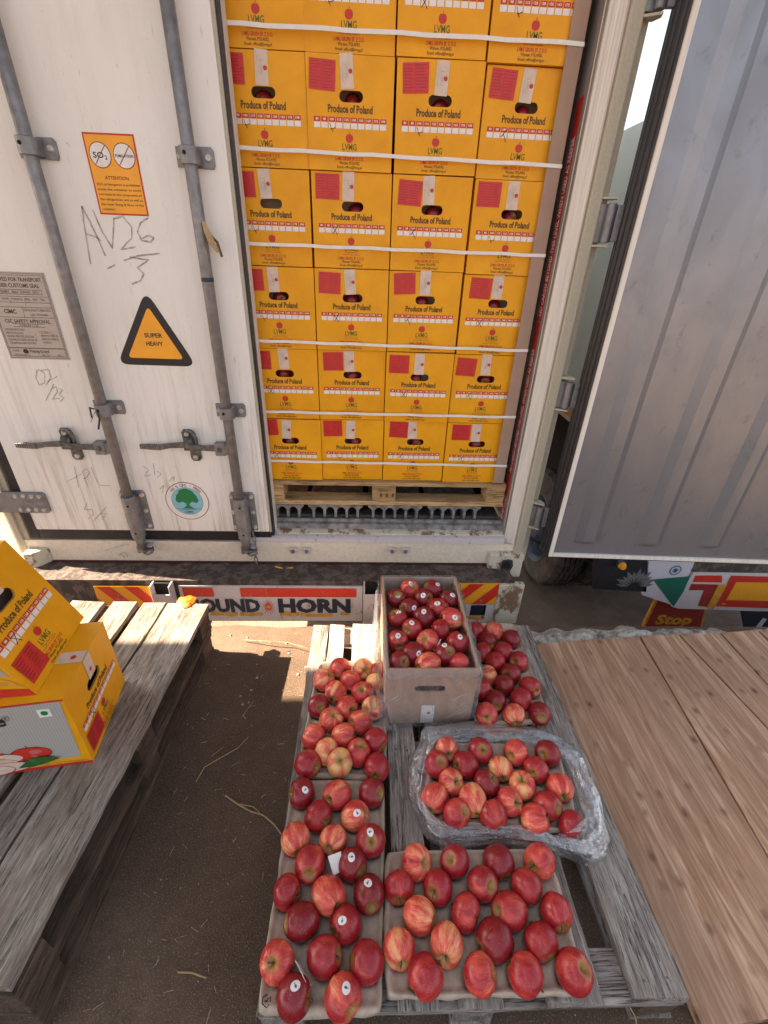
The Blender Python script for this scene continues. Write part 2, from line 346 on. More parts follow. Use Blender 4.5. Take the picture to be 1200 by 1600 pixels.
def bag_mat():
    m, nt, bs = new_mat('rolled_plastic_bag'); nt.nodes.remove(bs); out = nt.nodes['Material Output']
    tc = N(nt, 'ShaderNodeTexCoord'); mp = N(nt, 'ShaderNodeMapping'); mp.inputs['Scale'].default_value = (26, 7, 1); nt.links.new(tc.outputs['UV'], mp.inputs[0])
    n1 = noise_(nt, mp.outputs[0], 1.0, 5, .62, 1.3)
    rid = N(nt, 'ShaderNodeMath', operation='SUBTRACT', i_1=.5); nt.links.new(n1, rid.inputs[0]); ab = N(nt, 'ShaderNodeMath', operation='ABSOLUTE'); nt.links.new(rid.outputs[0], ab.inputs[0])
    bp = N(nt, 'ShaderNodeBump'); bp.inputs['Strength'].default_value = .75; bp.inputs['Distance'].default_value = .012; nt.links.new(n1, bp.inputs['Height'])
    tr = N(nt, 'ShaderNodeBsdfTransparent'); gl = N(nt, 'ShaderNodeBsdfGlossy'); gl.inputs['Roughness'].default_value = .11; nt.links.new(bp.outputs[0], gl.inputs['Normal'])
    df = N(nt, 'ShaderNodeBsdfDiffuse'); df.inputs[0].default_value = (.80, .87, .99, 1); nt.links.new(bp.outputs[0], df.inputs['Normal'])
    tl = N(nt, 'ShaderNodeBsdfTranslucent'); tl.inputs[0].default_value = (.80, .87, .99, 1); dt = N(nt, 'ShaderNodeMixShader', i_0=.35); nt.links.new(df.outputs[0], dt.inputs[1]); nt.links.new(tl.outputs[0], dt.inputs[2])
    lw = N(nt, 'ShaderNodeLayerWeight'); lw.inputs[0].default_value = .35; nt.links.new(bp.outputs[0], lw.inputs['Normal'])
    fac = N(nt, 'ShaderNodeMath', operation='MULTIPLY_ADD', i_1=.36); nt.links.new(lw.outputs['Facing'], fac.inputs[0]); nt.links.new(ramp(nt, ab.outputs[0], [(0, g(.55)), (.02, g(.24)), (.12, g(.10))]), fac.inputs[2]); fac.use_clamp = True
    m1 = N(nt, 'ShaderNodeMixShader'); nt.links.new(fac.outputs[0], m1.inputs[0]); nt.links.new(tr.outputs[0], m1.inputs[1]); nt.links.new(dt.outputs[0], m1.inputs[2])
    fm = N(nt, 'ShaderNodeMath', operation='MULTIPLY', i_1=.8); nt.links.new(lw.outputs['Fresnel'], fm.inputs[0])
    m2 = N(nt, 'ShaderNodeMixShader'); nt.links.new(fm.outputs[0], m2.inputs[0]); nt.links.new(m1.outputs[0], m2.inputs[1]); nt.links.new(gl.outputs[0], m2.inputs[2]); nt.links.new(m2.outputs[0], out.inputs[0])
    return m
M['bag'] = bag_mat()

# ------------------------------------------------------------------ mesh helpers
def link(o, parent=None):
    COL.objects.link(o)
    if parent is not None: o.parent = parent
    return o
def tag(o, label=None, cat=None, group=None, kind=None):
    if label: o['label'] = label
    if cat: o['category'] = cat
    if group: o['group'] = group
    if kind: o['kind'] = kind
    return o
def thing(name, label, cat, loc=(0, 0, 0), rz=0, group=None):
    o = bpy.data.objects.new(name, None); o.empty_display_size = .05; o.location = loc; o.rotation_euler = (0, 0, rz)
    link(o); return tag(o, label, cat, group)
_tc = {}
def glyphs(s, bold=0.0, spacing=1.0):
    k = (s, bold, spacing)
    if k not in _tc:
        c = bpy.data.curves.new('t', 'FONT'); c.body = s; c.size = 1; c.offset = bold; c.space_character = spacing
        c.resolution_u = 2; c.fill_mode = 'FRONT' if hasattr(c, 'fill_mode') else c.fill_mode
        o = bpy.data.objects.new('t', c); COL.objects.link(o)
        me = bpy.data.meshes.new_from_object(o)
        vs_ = [v.co.copy() for v in me.vertices]; fs = [tuple(p.vertices) for p in me.polygons]
        bpy.data.objects.remove(o); bpy.data.curves.remove(c); bpy.data.meshes.remove(me)
        x0 = min(v.x for v in vs_); x1 = max(v.x for v in vs_); y0 = min(v.y for v in vs_); y1 = max(v.y for v in vs_)
        _tc[k] = (vs_, fs, x0, x1, y0, y1)
    return _tc[k]
class MB:
    def __init__(s): s.v = []; s.f = []; s.m = []; s.mats = []
    def mi(s, mat):
        if mat not in s.mats: s.mats.append(mat)
        return s.mats.index(mat)
    def add(s, vs_, fs, mat):
        b = len(s.v); i = s.mi(mat)
        s.v += [Vector(p) for p in vs_]
        for f in fs: s.f.append(tuple(b+k for k in f)); s.m.append(i)
    def box(s, a, b, mat):
        x0, y0, z0 = a; x1, y1, z1 = b
        p = [(x0, y0, z0), (x1, y0, z0), (x1, y1, z0), (x0, y1, z0), (x0, y0, z1), (x1, y0, z1), (x1, y1, z1), (x0, y1, z1)]
        s.add(p, [(0, 3, 2, 1), (4, 5, 6, 7), (0, 1, 5, 4), (1, 2, 6, 5), (2, 3, 7, 6), (3, 0, 4, 7)], mat)
    def prism(s, pts, d, mat, chamfer=0):
        """pts: planar loop (3D), extruded by vector d"""
        pts = [Vector(p) for p in pts]; d = Vector(d); n = len(pts)
        nr = (pts[1]-pts[0]).cross(pts[2]-pts[1])
        area = Vector()
        for i in range(n): area += pts[i].cross(pts[(i+1) % n])
        if area.dot(d) < 0: pts = pts[::-1]
        if chamfer and n > 2:
            c = sum(pts, Vector())/n; L = d.length
            top = [p + d*(1-chamfer/L) for p in pts]; t2 = [c+(p-c)*(1-chamfer/max(1e-6, (p-c).length)) + d for p in pts]
            s.add(pts+top+t2, [tuple(range(n))[::-1]] + [(i, (i+1) % n, n+(i+1) % n, n+i) for i in range(n)] + [(n+i, n+(i+1) % n, 2*n+(i+1) % n, 2*n+i) for i in range(n)] + [tuple(range(2*n, 3*n))], mat)
        else:
            top = [p+d for p in pts]
            s.add(pts+top, [tuple(range(n))[::-1], tuple(range(n, 2*n))] + [(i, (i+1) % n, n+(i+1) % n, n+i) for i in range(n)], mat)
    def sheet(s, pts, mat): s.add(pts, [tuple(range(len(pts)))], mat)
    def cyl(s, a, b, r0, mat, r1=None, n=16, caps=True):
        a, b = Vector(a), Vector(b); r1 = r0 if r1 is None else r1
        t = (b-a).normalized(); u = t.orthogonal().normalized(); w_ = t.cross(u)
        vs_ = []
        for c, r in ((a, r0), (b, r1)):
            for i in range(n):
                an = 2*math.pi*i/n; vs_.append(c+(u*math.cos(an)+w_*math.sin(an))*r)
        fs = [(i, (i+1) % n, n+(i+1) % n, n+i) for i in range(n)]
        if caps: fs += [tuple(range(n))[::-1], tuple(range(n, 2*n))]
        s.add(vs_, fs, mat)
    def tube(s, pts, r, mat, n=8, closed=False):
        pts = [Vector(p) for p in pts]; m_ = len(pts); vs_ = []; u = None
        for i, p in enumerate(pts):
            t = (pts[(i+1) % m_] - pts[i-1]) if closed or 0 < i < m_-1 else ((pts[1]-pts[0]) if i == 0 else (pts[-1]-pts[-2]))
            t.normalize()
            u = t.orthogonal().normalized() if u is None else (u - t*u.dot(t)).normalized()
            w_ = t.cross(u); rr = r(i/(m_-1)) if callable(r) else r
            for k in range(n):
                an = 2*math.pi*k/n; vs_.append(p+(u*math.cos(an)+w_*math.sin(an))*rr)
        fs = []
        for i in range(m_ if closed else m_-1):
            j = (i+1) % m_
            for k in range(n): fs.append((i*n+k, i*n+(k+1) % n, j*n+(k+1) % n, j*n+k))
        if not closed: fs += [tuple(range(n))[::-1], tuple(range((m_-1)*n, m_*n))]
        s.add(vs_, fs, mat)
    def text(s, txt, o, ux, uz, h, mat, width=None, bold=.0, align=.5, spacing=1.0, em=False):
        """o: anchor (centre of the line's box); h: letter height (cap); width: forces the line width"""
        vs_, fs, x0, x1, y0, y1 = glyphs(txt, bold, spacing)
        H = .72 if em else (y1-y0); sc_ = h/H; sx = sc_ if width is None else width/(x1-x0)
        o, ux, uz = Vector(o), Vector(ux), Vector(uz)
        cx = x0+(x1-x0)*align; cy = (.36 if em else (y0+y1)/2)
        s.add([o+ux*((v.x-cx)*sx)+uz*((v.y-cy)*sc_) for v in vs_], fs, mat)
    def disc(s, c, ux, uz, r, mat, n=24, ry=None):
        c, ux, uz = Vector(c), Vector(ux), Vector(uz); ry = ry or r
        s.sheet([c+ux*(r*math.cos(2*math.pi*i/n))+uz*(ry*math.sin(2*math.pi*i/n)) for i in range(n)], mat)
    def ribbon(s, pts, wd, nrm, mat):
        pts = [Vector(p) for p in pts]; nrm = Vector(nrm); L = []; Rr = []
        for i, p in enumerate(pts):
            t = pts[min(i+1, len(pts)-1)] - pts[max(i-1, 0)]; sd_ = t.cross(nrm).normalized()
            ww = wd*(.6+.4*rnd.random())/2
            L.append(p+sd_*ww); Rr.append(p-sd_*ww)
        n = len(pts); s.add(L+Rr, [(i, i+1, n+i+1, n+i) for i in range(n-1)], mat)
    def build(s, name, parent=None, smooth=False, bevel=0, loc=None, origin=None, uv=None):
        me = bpy.data.meshes.new(name)
        off = Vector(origin) if origin is not None else Vector()
        me.from_pydata([v-off for v in s.v], [], s.f)
        for m_ in s.mats: me.materials.append(M[m_] if isinstance(m_, str) else m_)
        for p, i in zip(me.polygons, s.m): p.material_index = i; p.use_smooth = smooth
        if uv:
            ul = me.uv_layers.new(name='UVMap')
            for lp in me.loops: ul.data[lp.index].uv = uv[lp.vertex_index]
        me.update()
        o = bpy.data.objects.new(name, me); link(o, parent)
        if origin is not None: o.location = off
        if bevel:
            b = o.modifiers.new('b', 'BEVEL'); b.width = bevel; b.segments = 2; b.limit_method = 'ANGLE'; b.angle_limit = R_(40)
        return o
X, Y, Z = Vector((1, 0, 0)), Vector((0, 1, 0)), Vector((0, 0, 1))

# ================================================================== SETTING
DOCK_Y = 1.665; YARD = -.85
mb = MB()
nx, ny = 90, 44
def floor_pt(i, j):
    x = -9+18*i/nx; y = -6+(DOCK_Y+6)*(j/ny)**.6
    e = .018*noise.noise(Vector((x*6, 3, 0)))+.01*noise.noise(Vector((x*25, 9, 0))) if j == ny else 0
    return (x, y+e, 0)
pts = [floor_pt(i, j) for j in range(ny+1) for i in range(nx+1)]
mb.add(pts, [(j*(nx+1)+i, j*(nx+1)+i+1, (j+1)*(nx+1)+i+1, (j+1)*(nx+1)+i) for j in range(ny) for i in range(nx)], 'floor')
mb.sheet([(-9, DOCK_Y-.03, YARD), (9, DOCK_Y-.03, YARD), (9, DOCK_Y-.03, -.002), (-9, DOCK_Y-.03, -.002)], 'conc')
tag(mb.build('dock_floor'), kind='structure')
mb = MB(); mb.sheet([(-300, DOCK_Y-.05, YARD), (300, DOCK_Y-.05, YARD), (300, 500, YARD), (-300, 500, YARD)], 'dirt')
mb.sheet([(-300, -300, YARD-.004), (300, -300, YARD-.004), (300, DOCK_Y-.04, YARD-.004), (-300, DOCK_Y-.04, YARD-.004)], 'dirt')
tag(mb.build('yard_ground'), kind='structure')
# broken concrete lip along the dock edge (right), sandy lip (left)
mb = MB(); n1, n2 = 170, 14
def lip(i, j):
    x = .72+1.9*i/n1; t = j/n2
    yb = 1.50+.155*t+.05*noise.noise(Vector((x*5, 1, 0)))*t
    y = yb + (.03*noise.noise(Vector((x*14, t*3, 5))))*t
    hgt = (.022+.035*max(0, noise.noise(Vector((x*7, y*9, 2)))+.25)+.012*noise.noise(Vector((x*30, y*30, 4)))+.008*noise.noise(Vector((x*80, y*80, 4))))*math.sin(math.pi*min(1, t*1.0+.02))
    return (x, y, max(.003, hgt) if 0 < j < n2 else (-.05 if j == n2 else .003))
mb.add([lip(i, j) for j in range(n2+1) for i in range(n1+1)], [(j*(n1+1)+i, j*(n1+1)+i+1, (j+1)*(n1+1)+i+1, (j+1)*(n1+1)+i) for j in range(n2) for i in range(n1)], 'conc')
tag(mb.build('dock_edge', smooth=True), kind='structure')

# added slabs overhead and to the left, out of view, shaped to block the sun
mb = MB()
mb.box((-9.5, -3, 3.25), (-3.70, 1.93, 3.33), 'galv'); mb.box((-3.70, 1.25, 3.25), (4, 2.6, 3.33), 'galv'); mb.box((-3.70, -3, 3.25), (-1.9, 1.25, 3.33), 'galv')
cn = mb.build('sun_blocker_slabs'); tag(cn, 'added unseen grey sheet metal slabs that block the sun', 'sun blocker')

# ================================================================== CONTAINER
FY = 1.94
cont = thing('shipping_container', 'white refrigerated shipping container with its right door folded open', 'container', (-.4, FY, .16))
CO = Vector((-.4, FY, .16))
def cpart(mb, name, **k):
    o = mb.build(name, cont, **k); o.matrix_parent_inverse = Matrix.Translation(-CO); return o
def csub(mb, name, parent, **k):
    o = mb.build(name, parent, **k); return o
XL, XR, ZB = -1.76, .872, .16
# shell
mb = MB()
mb.box((XL, FY+.07, .30), (XL+.07, 8.5, 3.0), 'cream'); mb.box((XR-.10, FY+.07, .30), (XR-.03, 8.5, 3.0), 'cream')
mb.box((XL, FY+.07, 3.0), (XR-.03, 8.5, 3.06), 'cream'); mb.box((XL, 8.5, .30), (XR-.03, 8.56, 3.06), 'cream')
cpart(mb, 'wall')
mb = MB(); mb.box((.735, FY+.022, .36), (.785, 8.4, 2.95), 'inner_wall'); mb.box((XL+.07, FY+.09, .36), (XL+.14, 8.4, 2.95), 'inner_wall')
mb.box((XL+.141, 2.3, 2.90), (.721, 8.4, 2.94), 'inner_wall')
mb.box((.733, 1.985, .40), (.735, 1.989, 2.9), 'jamb')
lin = cpart(mb, 'inner_lining')
# load line lettering on the lining
mb = MB(); xw = .733
zt = YP(915, 150, 2.03).z; y0, y1 = 2.018, 2.066
def vtext(txt, za, zb):
    mb.text(txt, (xw-.001, (y0+y1)/2+.000, (za+zb)/2), (0, 0, 1), (0, 1, 0), .034, 'white', width=abs(zb-za)-.02, bold=.01)
zs = zt
for seg in range(4):
    mb.sheet([(xw, y0, zs), (xw, y1, zs), (xw, y1, zs-.09), (xw, y0, zs-.09)], 'red_ink')
    mb.sheet([(xw, y0, zs-.09), (xw, y1, zs-.09), (xw, y1, zs-.72), (xw, y0, zs-.72)], 'red_ink')
    vtext('NO CARGO BEYOND THIS LEVEL WHEN USED AS REEFER', zs-.10, zs-.71)
    zs -= .725
    if zs < .5: break
csub(mb, 'load_line', lin)
# T-bar floor and the stepped threshold
mb = MB()
FZ = 1.62-1.128
gx = [(-.47+.015, 3), (-.245, 5), (.04, 5), (.34, 5)]
cell = .0535
for x0, n in [(-.455, 3), (-.265, 5), (.045, 5), (.355, 5)]:
    for k in range(n+ (1 if n != 5 else 0)*0):
        xx = x0+k*cell*1.07
        mb.box((xx-.0065, 2.032, FZ-.075), (xx+.0065, 5.0, FZ-.010), 'alu')
        mb.prism([(xx-.022, 2.033, FZ-.013), (xx-.0066, 2.033, FZ-.030), (xx+.0066, 2.033, FZ-.030), (xx+.022, 2.033, FZ-.013)], (0, .6, 0), 'alu')
    mb.box((x0-.026, 2.030, FZ-.0125), (x0+(n-1)*cell*1.07+.026, 5.0, FZ), 'alu')
mb.box((-.62, 2.26, FZ-.10), (.722, 5.0, FZ-.078), 'black')
mb.box((-.62, 2.027, FZ-.085), (.722, 2.26, FZ-.076), 'galv_dark')
cpart(mb, 'floor_grating')
def prof(mb, pr, x0, x1, mat):
    a = [(x0, y, z) for y, z in pr]; n = len(pr)
    b = [(x1, y, z) for y, z in pr]
    mb.add(a+b, [(i, i+1, n+i+1, n+i) for i in range(n-1)], mat)
mb = MB()
pz = [YP(600, p, y).z for p, y in ((816, 2.02), (827, 2.0), (829, 1.99), (836, 1.965), (842, 1.945))]
prof(mb, [(2.06, FZ-.075), (2.022, FZ-.078), (2.020, pz[0]), (2.004, pz[0]-.004), (2.0, pz[1])], -.62, .735, 'alu')
prof(mb, [(2.0, pz[1]), (1.988, pz[2]), (1.97, pz[3]+.006), (1.968, pz[3])], -.62, .735, 'cream_rust')
prof(mb, [(1.968, pz[3]), (1.95, pz[3]-.004), (1.937, pz[4]), (1.935, pz[4]-.022), (1.941, pz[4]-.026)], -.60, .735, 'white_rust')
cpart(mb, 'threshold')
# rear sill
mb = MB(); zs0 = ZB-.005; zs1 = pz[4]-.024
mb.box((XL+.02, 1.94, zs0), (.80, 2.06, zs1), 'sill')
mb.box((XL+.02, 1.9385, zs0), (.80, 1.94, zs0+.014), 'sill')
sill = cpart(mb, 'rear_sill', bevel=.003)
for px in (469, 623):
    m2 = MB(); c = YP(px, 858, 1.935)
    for s in (-1, 1):
        m2.prism([c+X*(s*.035+dx)+Z*dz for dx, dz in ((-.022, .012), (.022, .012), (.016, -.02), (-.010, -.022))], (0, -.012, 0), 'white_rust', .002)
        m2.cyl(c+X*(s*.035)-Y*.012-Z*.004, c+X*(s*.035)-Y*.024-Z*.004, .009, 'galv', n=10)
    csub(m2, 'cam_keeper', sill)
# posts
mb = MB()
mb.box((.842, 1.955, .20), (XR, 2.06, 3.0), 'cream')
mb.prism([(.787, 1.945, .20), (.795, 1.925, .20), (.838, 1.925, .20), (.843, 1.94, .20), (.843, 2.06, .20), (.787, 2.06, .20)], (0, 0, 2.85), 'cream')
cpart(mb, 'corner_post', bevel=.004)
mb = MB()
pr = [(.736, 1.97)]
for k in range(5):
    t0 = k/5; xx = .738+.046*t0; yy = 1.958-.022*t0
    pr += [(xx, yy), (xx+.008, yy-.006), (xx+.0085, yy-.002)]
pr += [(.7865, 1.93), (.7865, 1.97)]
mb.prism([(a, b, pz[4]-.02) for a, b in pr], (0, 0, 2.7), 'jamb')
cpart(mb, 'door_jamb')
mb = MB(); mb.box((XL, 1.945, .20), (XL+.075, 2.06, 3.0), 'cream'); mb.box((XL+.02, 1.93, .20), (XL+.05, 1.945, 3.0), 'cream')
cpart(mb, 'corner_post', bevel=.004)
# corner castings
def casting(px0, py0, px1, py1, side):
    a = YP(px0, py0, 1.905); b = YP(px1, py1, 1.905); mb = MB()
    mb.box((a.x, 1.905, b.z), (b.x, 2.05, a.z), 'cream_rust'); o = cpart(mb, 'corner_casting', bevel=.008)
    c = (a+b)/2; c.y = 1.9035; m2 = MB()
    m2.disc(c+X*.004, X, Z, .026, 'black', 20, .034)
    m2.add(*ring(c+X*.004-Y*.001, .026, .034, .037, .046), 'chassis')
    csub(m2, 'casting_hole', o)
def ring(c, r0, r0y, r1, r1y, n=24):
    vs_ = []
    for i in range(n):
        a = 2*math.pi*i/n; vs_.append(c+X*(r0*math.cos(a))+Z*(r0y*math.sin(a)))
    for i in range(n):
        a = 2*math.pi*i/n; k = 1+.25*noise.noise(Vector((math.cos(a)*2, math.sin(a)*2, 1))); vs_.append(c+X*(r1*k*math.cos(a))+Z*(r1y*k*math.sin(a)))
    return vs_, [(i, (i+1) % n, n+(i+1) % n, n+i) for i in range(n)]
casting(766, 866, 812, 902, 1)
mb = MB(); a = YP(38, 862, 1.90); b = YP(72, 892, 1.90)
mb.prism([(a.x, 1.88, b.z), (b.x-.02, 1.88, b.z), (b.x+.03, 1.94, b.z), (a.x, 1.94, b.z)], (0, 0, a.z-b.z), 'cream_rust')
cpart(mb, 'corner_casting', bevel=.005)

# ---- left door
DZ0 = YP(300, 831, 1.93).z; DX0, DX1 = -1.655, YP(425, 830, 1.94).x
DF = 1.935     # door face
mb = MB(); mb.box((DX0+.03, DF, DZ0), (DX1-.012, 1.99, 2.95), 'door')
ldoor = cpart(mb, 'door', bevel=.006); tag(ldoor, 'closed white left door with two locking bars')
mb = MB(); gz = DZ0-.058
mb.box((DX0-.012, DF+.008, gz), (DX0+.028, 1.985, 2.95), 'rubber'); mb.box((DX0+.028, DF+.008, gz), (DX1-.006, 1.985, DZ0-.001), 'rubber')
csub(mb, 'gasket', ldoor, bevel=.004)
mb = MB(); mb.box((DX1-.0115, DF+.004, DZ0-.002), (DX1-.001, 1.992, 2.95), 'cream'); mb.box((DX1-.001, DF+.012, gz+.03), (DX1+.008, 2.015, 2.95), 'rubber'); mb.box((DX1+.008, 1.98, gz+.03), (DX1+.013, 2.02, 2.95), 'jamb')
csub(mb, 'edge_trim', ldoor)
def bolt(mb, c, r=.011, d=.007):
    mb.cyl(c, Vector(c)-Y*d, r, 'bolt', r*.8, 12)
def lock_bar(px_top, px_b0, px_b1, collar, ends, brackets, nm):
    """bar hangs at y = DF-.045"""
    by = DF-.043; zb = YP(*ends, by).z
    xs = [YP(px, py, by).x for px, py in px_top]; xb = sum(xs)/len(xs)
    m2 = MB(); m2.cyl((xb, by, zb+.01), (xb, by, 3.0), .0215, 'galv', n=20)
    bar = csub(m2, 'locking_bar', ldoor, smooth=False)
    for p in bar.data.polygons:
        if len(p.vertices) == 4: p.use_smooth = True
    # lower sleeve with flange
    z1 = YP(*collar, by).z; z0 = zb+.06
    m2 = MB(); m2.cyl((xb, by, z0+.02), (xb, by, z1), .031, 'galv', n=20); m2.cyl((xb, by, z0-.01), (xb, by, z0+.02), .022, 'galv', .027, n=20)
    m2.prism([(xb-.058, DF, z0+.04), (xb+.06, DF, z0+.04), (xb+.06, DF, z1-.005), (xb+.05, DF, z1+.01), (xb-.05, DF, z1+.01), (xb-.058, DF, z1-.005)], (0, -.012, 0), 'galv', .003)
    m2.box((xb-.033, DF-.045, z0+.05), (xb+.033, DF-.01, z1-.01), 'galv')
    for k in range(3):
        for s in (-1, 1): bolt(m2, (xb+s*.048, DF-.012, z0+.06+k*(z1-z0-.07)/2))
    m2.cyl((xb+.004, by-.030, z1-.04), (xb+.004, by-.0325, z1-.04), .005, 'black', n=10); m2.cyl((xb+.004, by-.030, z0+.05), (xb+.004, by-.0325, z0+.05), .005, 'black', n=10)
    csub(m2, 'bar_sleeve', ldoor)
    # cam end
    m2 = MB(); m2.cyl((xb, by, zb-.01), (xb, by, zb+.05), .018, 'galv', .022, n=14)
    m2.prism([(xb-.03, by+.02, zb-.018), (xb+.012, by-.022, zb-.018), (xb+.05, by-.012, zb-.018), (xb+.045, by+.02, zb-.018), (xb, by+.03, zb-.018)], (0, 0, .026), 'galv_dark', .003)
    m2.cyl((xb+.02, by-.01, zb-.02), (xb+.055, by-.03, zb+.005), .010, 'galv', n=10)
    m2.box((xb-.028, by-.005, zb-.022), (xb-.012, 1.94, zb+.018), 'galv')
    m2.box((xb+.012, by+.005, zb-.012), (xb+.042, 1.94, zb+.012), 'white_rust')
    csub(m2, 'cam_end', ldoor, bevel=.002)
    for (bx, bz) in brackets:
        z = YP(bx, bz, by).z; m2 = MB()
        m2.prism([(xb-.055, DF, z-.028), (xb+.065, DF, z-.030), (xb+.07, DF, z-.02), (xb+.07, DF, z+.02), (xb+.062, DF, z+.03), (xb-.055, DF, z+.028)], (0, -.010, 0), 'galv', .002)
        ar = [(xb+.031*math.cos(t), by-.031*math.sin(t)) for t in [math.pi*k/10 for k in range(11)]]
        ar = [(xb+.031, DF)]+ar+[(xb-.031, DF)]
        m2.prism([(a, b, z-.024) for a, b in ar], (0, 0, .048), 'galv', .002)
        bolt(m2, (xb+.052, DF-.010, z)); bolt(m2, (xb-.046, DF-.010, z), .008)
        m2.cyl((xb-.006, by-.030, z+.004), (xb-.006, by-.0325, z+.004), .006, 'black', n=10)
        csub(m2, 'bar_bracket', ldoor)
    return xb, by
b1x, b1y = lock_bar([(45, 230), (110, 460), (168, 665)], 0, 0, (207, 775), (228, 858), [(45, 228), (163, 640)], 'a')
b2x, b2y = lock_bar([(296, 240), (328, 460), (356, 660)], 0, 0, (376, 778), (387, 860), [(298, 243), (356, 645)], 'b')
def handle(pl, pm, pr, xb):
    z = YP(*pm, DF-.03).z; x0 = YP(*pl, DF-.03).x; xm = YP(*pm, DF-.03).x; x1 = YP(*pr, DF-.03).x
    yy = DF-.03; m2 = MB()
    path = [(x0, yy-.004, z+.004), (x0+.04, yy-.004, z+.004), (x0+.085, yy-.004, z+.002), (x0+.13, yy-.008, z+.012), (xm-.01, yy-.012, z+.018), (xm+.03, yy-.008, z+.008), (xm+.06, yy, z), (x1, yy, z)]
    hh = [.010, .013, .013, .011, .013, .012, .011, .015]
    for (a, h0), (b, h1) in zip(zip(path, hh), zip(path[1:], hh[1:])):
        a, b = Vector(a), Vector(b); m2.prism([a-Z*h0, b-Z*h1, b+Z*h1, a+Z*h0], (0, -.011, 0), 'galv_dark')
    for k in range(9): m2.box((x0+.008+k*.009, yy-.017, z-.007), (x0+.012+k*.009, yy-.014, z+.015), 'galv')
    m2.box((x1-.012, DF-.052, z-.030), (x1+.034, DF-.018, z+.028), 'galv'); m2.cyl((x1+.008, DF-.052, z), (x1+.008, DF-.058, z), .011, 'galv_dark', n=12)
    m2.box((x1+.03, DF-.05, z-.026), (xb-.01, DF-.02, z+.024), 'galv')
    csub(m2, 'door_handle', ldoor, bevel=.002)
    m2 = MB()
    for s, dx in ((1, -.006), (-1, .016)):
        m2.prism([(xm+dx-.022, DF, z+s*.012), (xm+dx+.022, DF, z+s*.012), (xm+dx+.024, DF, z+s*.062), (xm+dx+.012, DF, z+s*.075), (xm+dx-.014, DF, z+s*.075), (xm+dx-.024, DF, z+s*.062)], (0, -.010, 0), 'galv_dark', .002)
        bolt(m2, (xm+dx, DF-.010, z+s*.055), .012, .009)
    pp = [(xm+.012+.024*math.cos(t), DF-.026, z+.034+.042*math.sin(t)) for t in [(-.5+1.35*k/9)*math.pi*.75 for k in range(10)]]
    m2.tube(pp, .009, 'galv_dark', 8)
    m2.prism([(xm-.02, DF-.01, z-.012), (xm+.03, DF-.01, z-.012), (xm+.022, DF-.01, z+.04), (xm-.012, DF-.01, z+.045)], (0, -.036, 0), 'galv_dark', .006)
    csub(m2, 'handle_catch', ldoor)
handle((30, 701), (105, 697), (157, 703), b1x); handle((222, 703), (295, 699), (343, 707), b2x)
# hinge strap
def strap_hinge(pa, pb):
    a = YP(*pa, DF-.01); b = YP(*pb, DF-.01); m2 = MB()
    m2.prism([(XL-.05, DF, b.z), (b.x-.012, DF, b.z), (b.x, DF, b.z+.012), (b.x, DF, a.z-.012), (b.x-.012, DF, a.z), (XL-.05, DF, a.z)], (0, -.010, 0), 'galv', .002)
    for i in range(4):
        bolt(m2, (b.x-.025-i*.036, DF-.010, a.z-.020)); bolt(m2, (b.x-.025-i*.036, DF-.010, b.z+.020))
    csub(m2, 'hinge', ldoor)
strap_hinge((0, 769), (80, 802))
# decals --------------------------------------------------------------
def rect(mb, x0, x1, z0, z1, y, mat): mb.sheet([(x0, y, z0), (x1, y, z0), (x1, y, z1), (x0, y, z1)], mat)
mb = MB(); a = YP(127, 206, DF); b = YP(233, 338, DF); x0, x1, z1, z0 = a.x, b.x+.0, a.z, b.z; W = x1-x0; H = z1-z0
rect(mb, x0, x1, z0, z1, DF-.001, 'red_ink'); rect(mb, x0+.005, x1-.005, z0+.005, z1-.005, DF-.0015, 'orange')
for k, t in ((.27, 'SO'), (.74, 'FUMIGATION')):
    c = Vector((x0+W*k, DF-.002, z1-H*.26)); mb.disc(c, X, Z, .036, 'red_dark'); mb.disc(c-Y*.0004, X, Z, .0335, 'white')
    mb.text(t, c-Y*.0008-X*(.006 if t == 'SO' else 0), X, Z, .017 if t == 'SO' else .008, 'black_ink', width=.035 if t == 'SO' else .060, bold=.02)
    if t == 'SO': mb.text('2', c-Y*.0008+X*.018-Z*.006, X, Z, .012, 'black_ink', bold=.02)
    mb.ribbon([c-Y*.0012+X*s*.022+Z*s*.027 for s in (-1, 1)], .0030, (0, 1, 0), 'red_dark')
mb.text('ATTENTION', (x0+W*.5, DF-.002, z1-H*.53), X, Z, .010, 'red_dark', width=.080, bold=.015)
for i, t in enumerate(['SO2 or fumigation is prohibited', 'inside the container to avoid', 'corrosion to the components of', 'the refrigeration unit as well as', 'the inner lining & floor of the', 'container.']):
    mb.text(t, (x0+.012, DF-.002, z1-H*(.61+.063*i)), X, Z, .0072, 'brown_ink', width=(.145 if i < 5 else .045), align=0, bold=.01, em=True)
csub(mb, 'warning_sticker', ldoor)
# triangle
def rtri(pts, r, k=6):
    out = []; n = len(pts)
    for i in range(n):
        p = Vector(pts[i]); a = (Vector(pts[i-1])-p).normalized(); b = (Vector(pts[(i+1) % n])-p).normalized()
        for j in range(k+1):
            t = j/k; q = p+a*r*(1-t)**2+b*r*t**2; out.append(q)
    return out
mb = MB(); T = [YP(227, 453, DF), YP(184, 569, DF), YP(308, 573, DF)]; c = (T[0]+T[1]+T[2])/3
mb.sheet([p-Y*.001 for p in rtri(T, .05)], 'black_ink')
mb.sheet([p-Y*.002 for p in rtri([c+(p-c)*.70 for p in T], .02)], 'orange')
c1 = YP(240, 524, DF); mb.text('SUPER', c1-Y*.003, X, Z, .017, 'black_ink', width=.070, bold=.02); mb.text('HEAVY', YP(242, 537, DF)-Y*.003, X, Z, .017, 'black_ink', width=.066, bold=.02)
csub(mb, 'warning_sticker', ldoor)
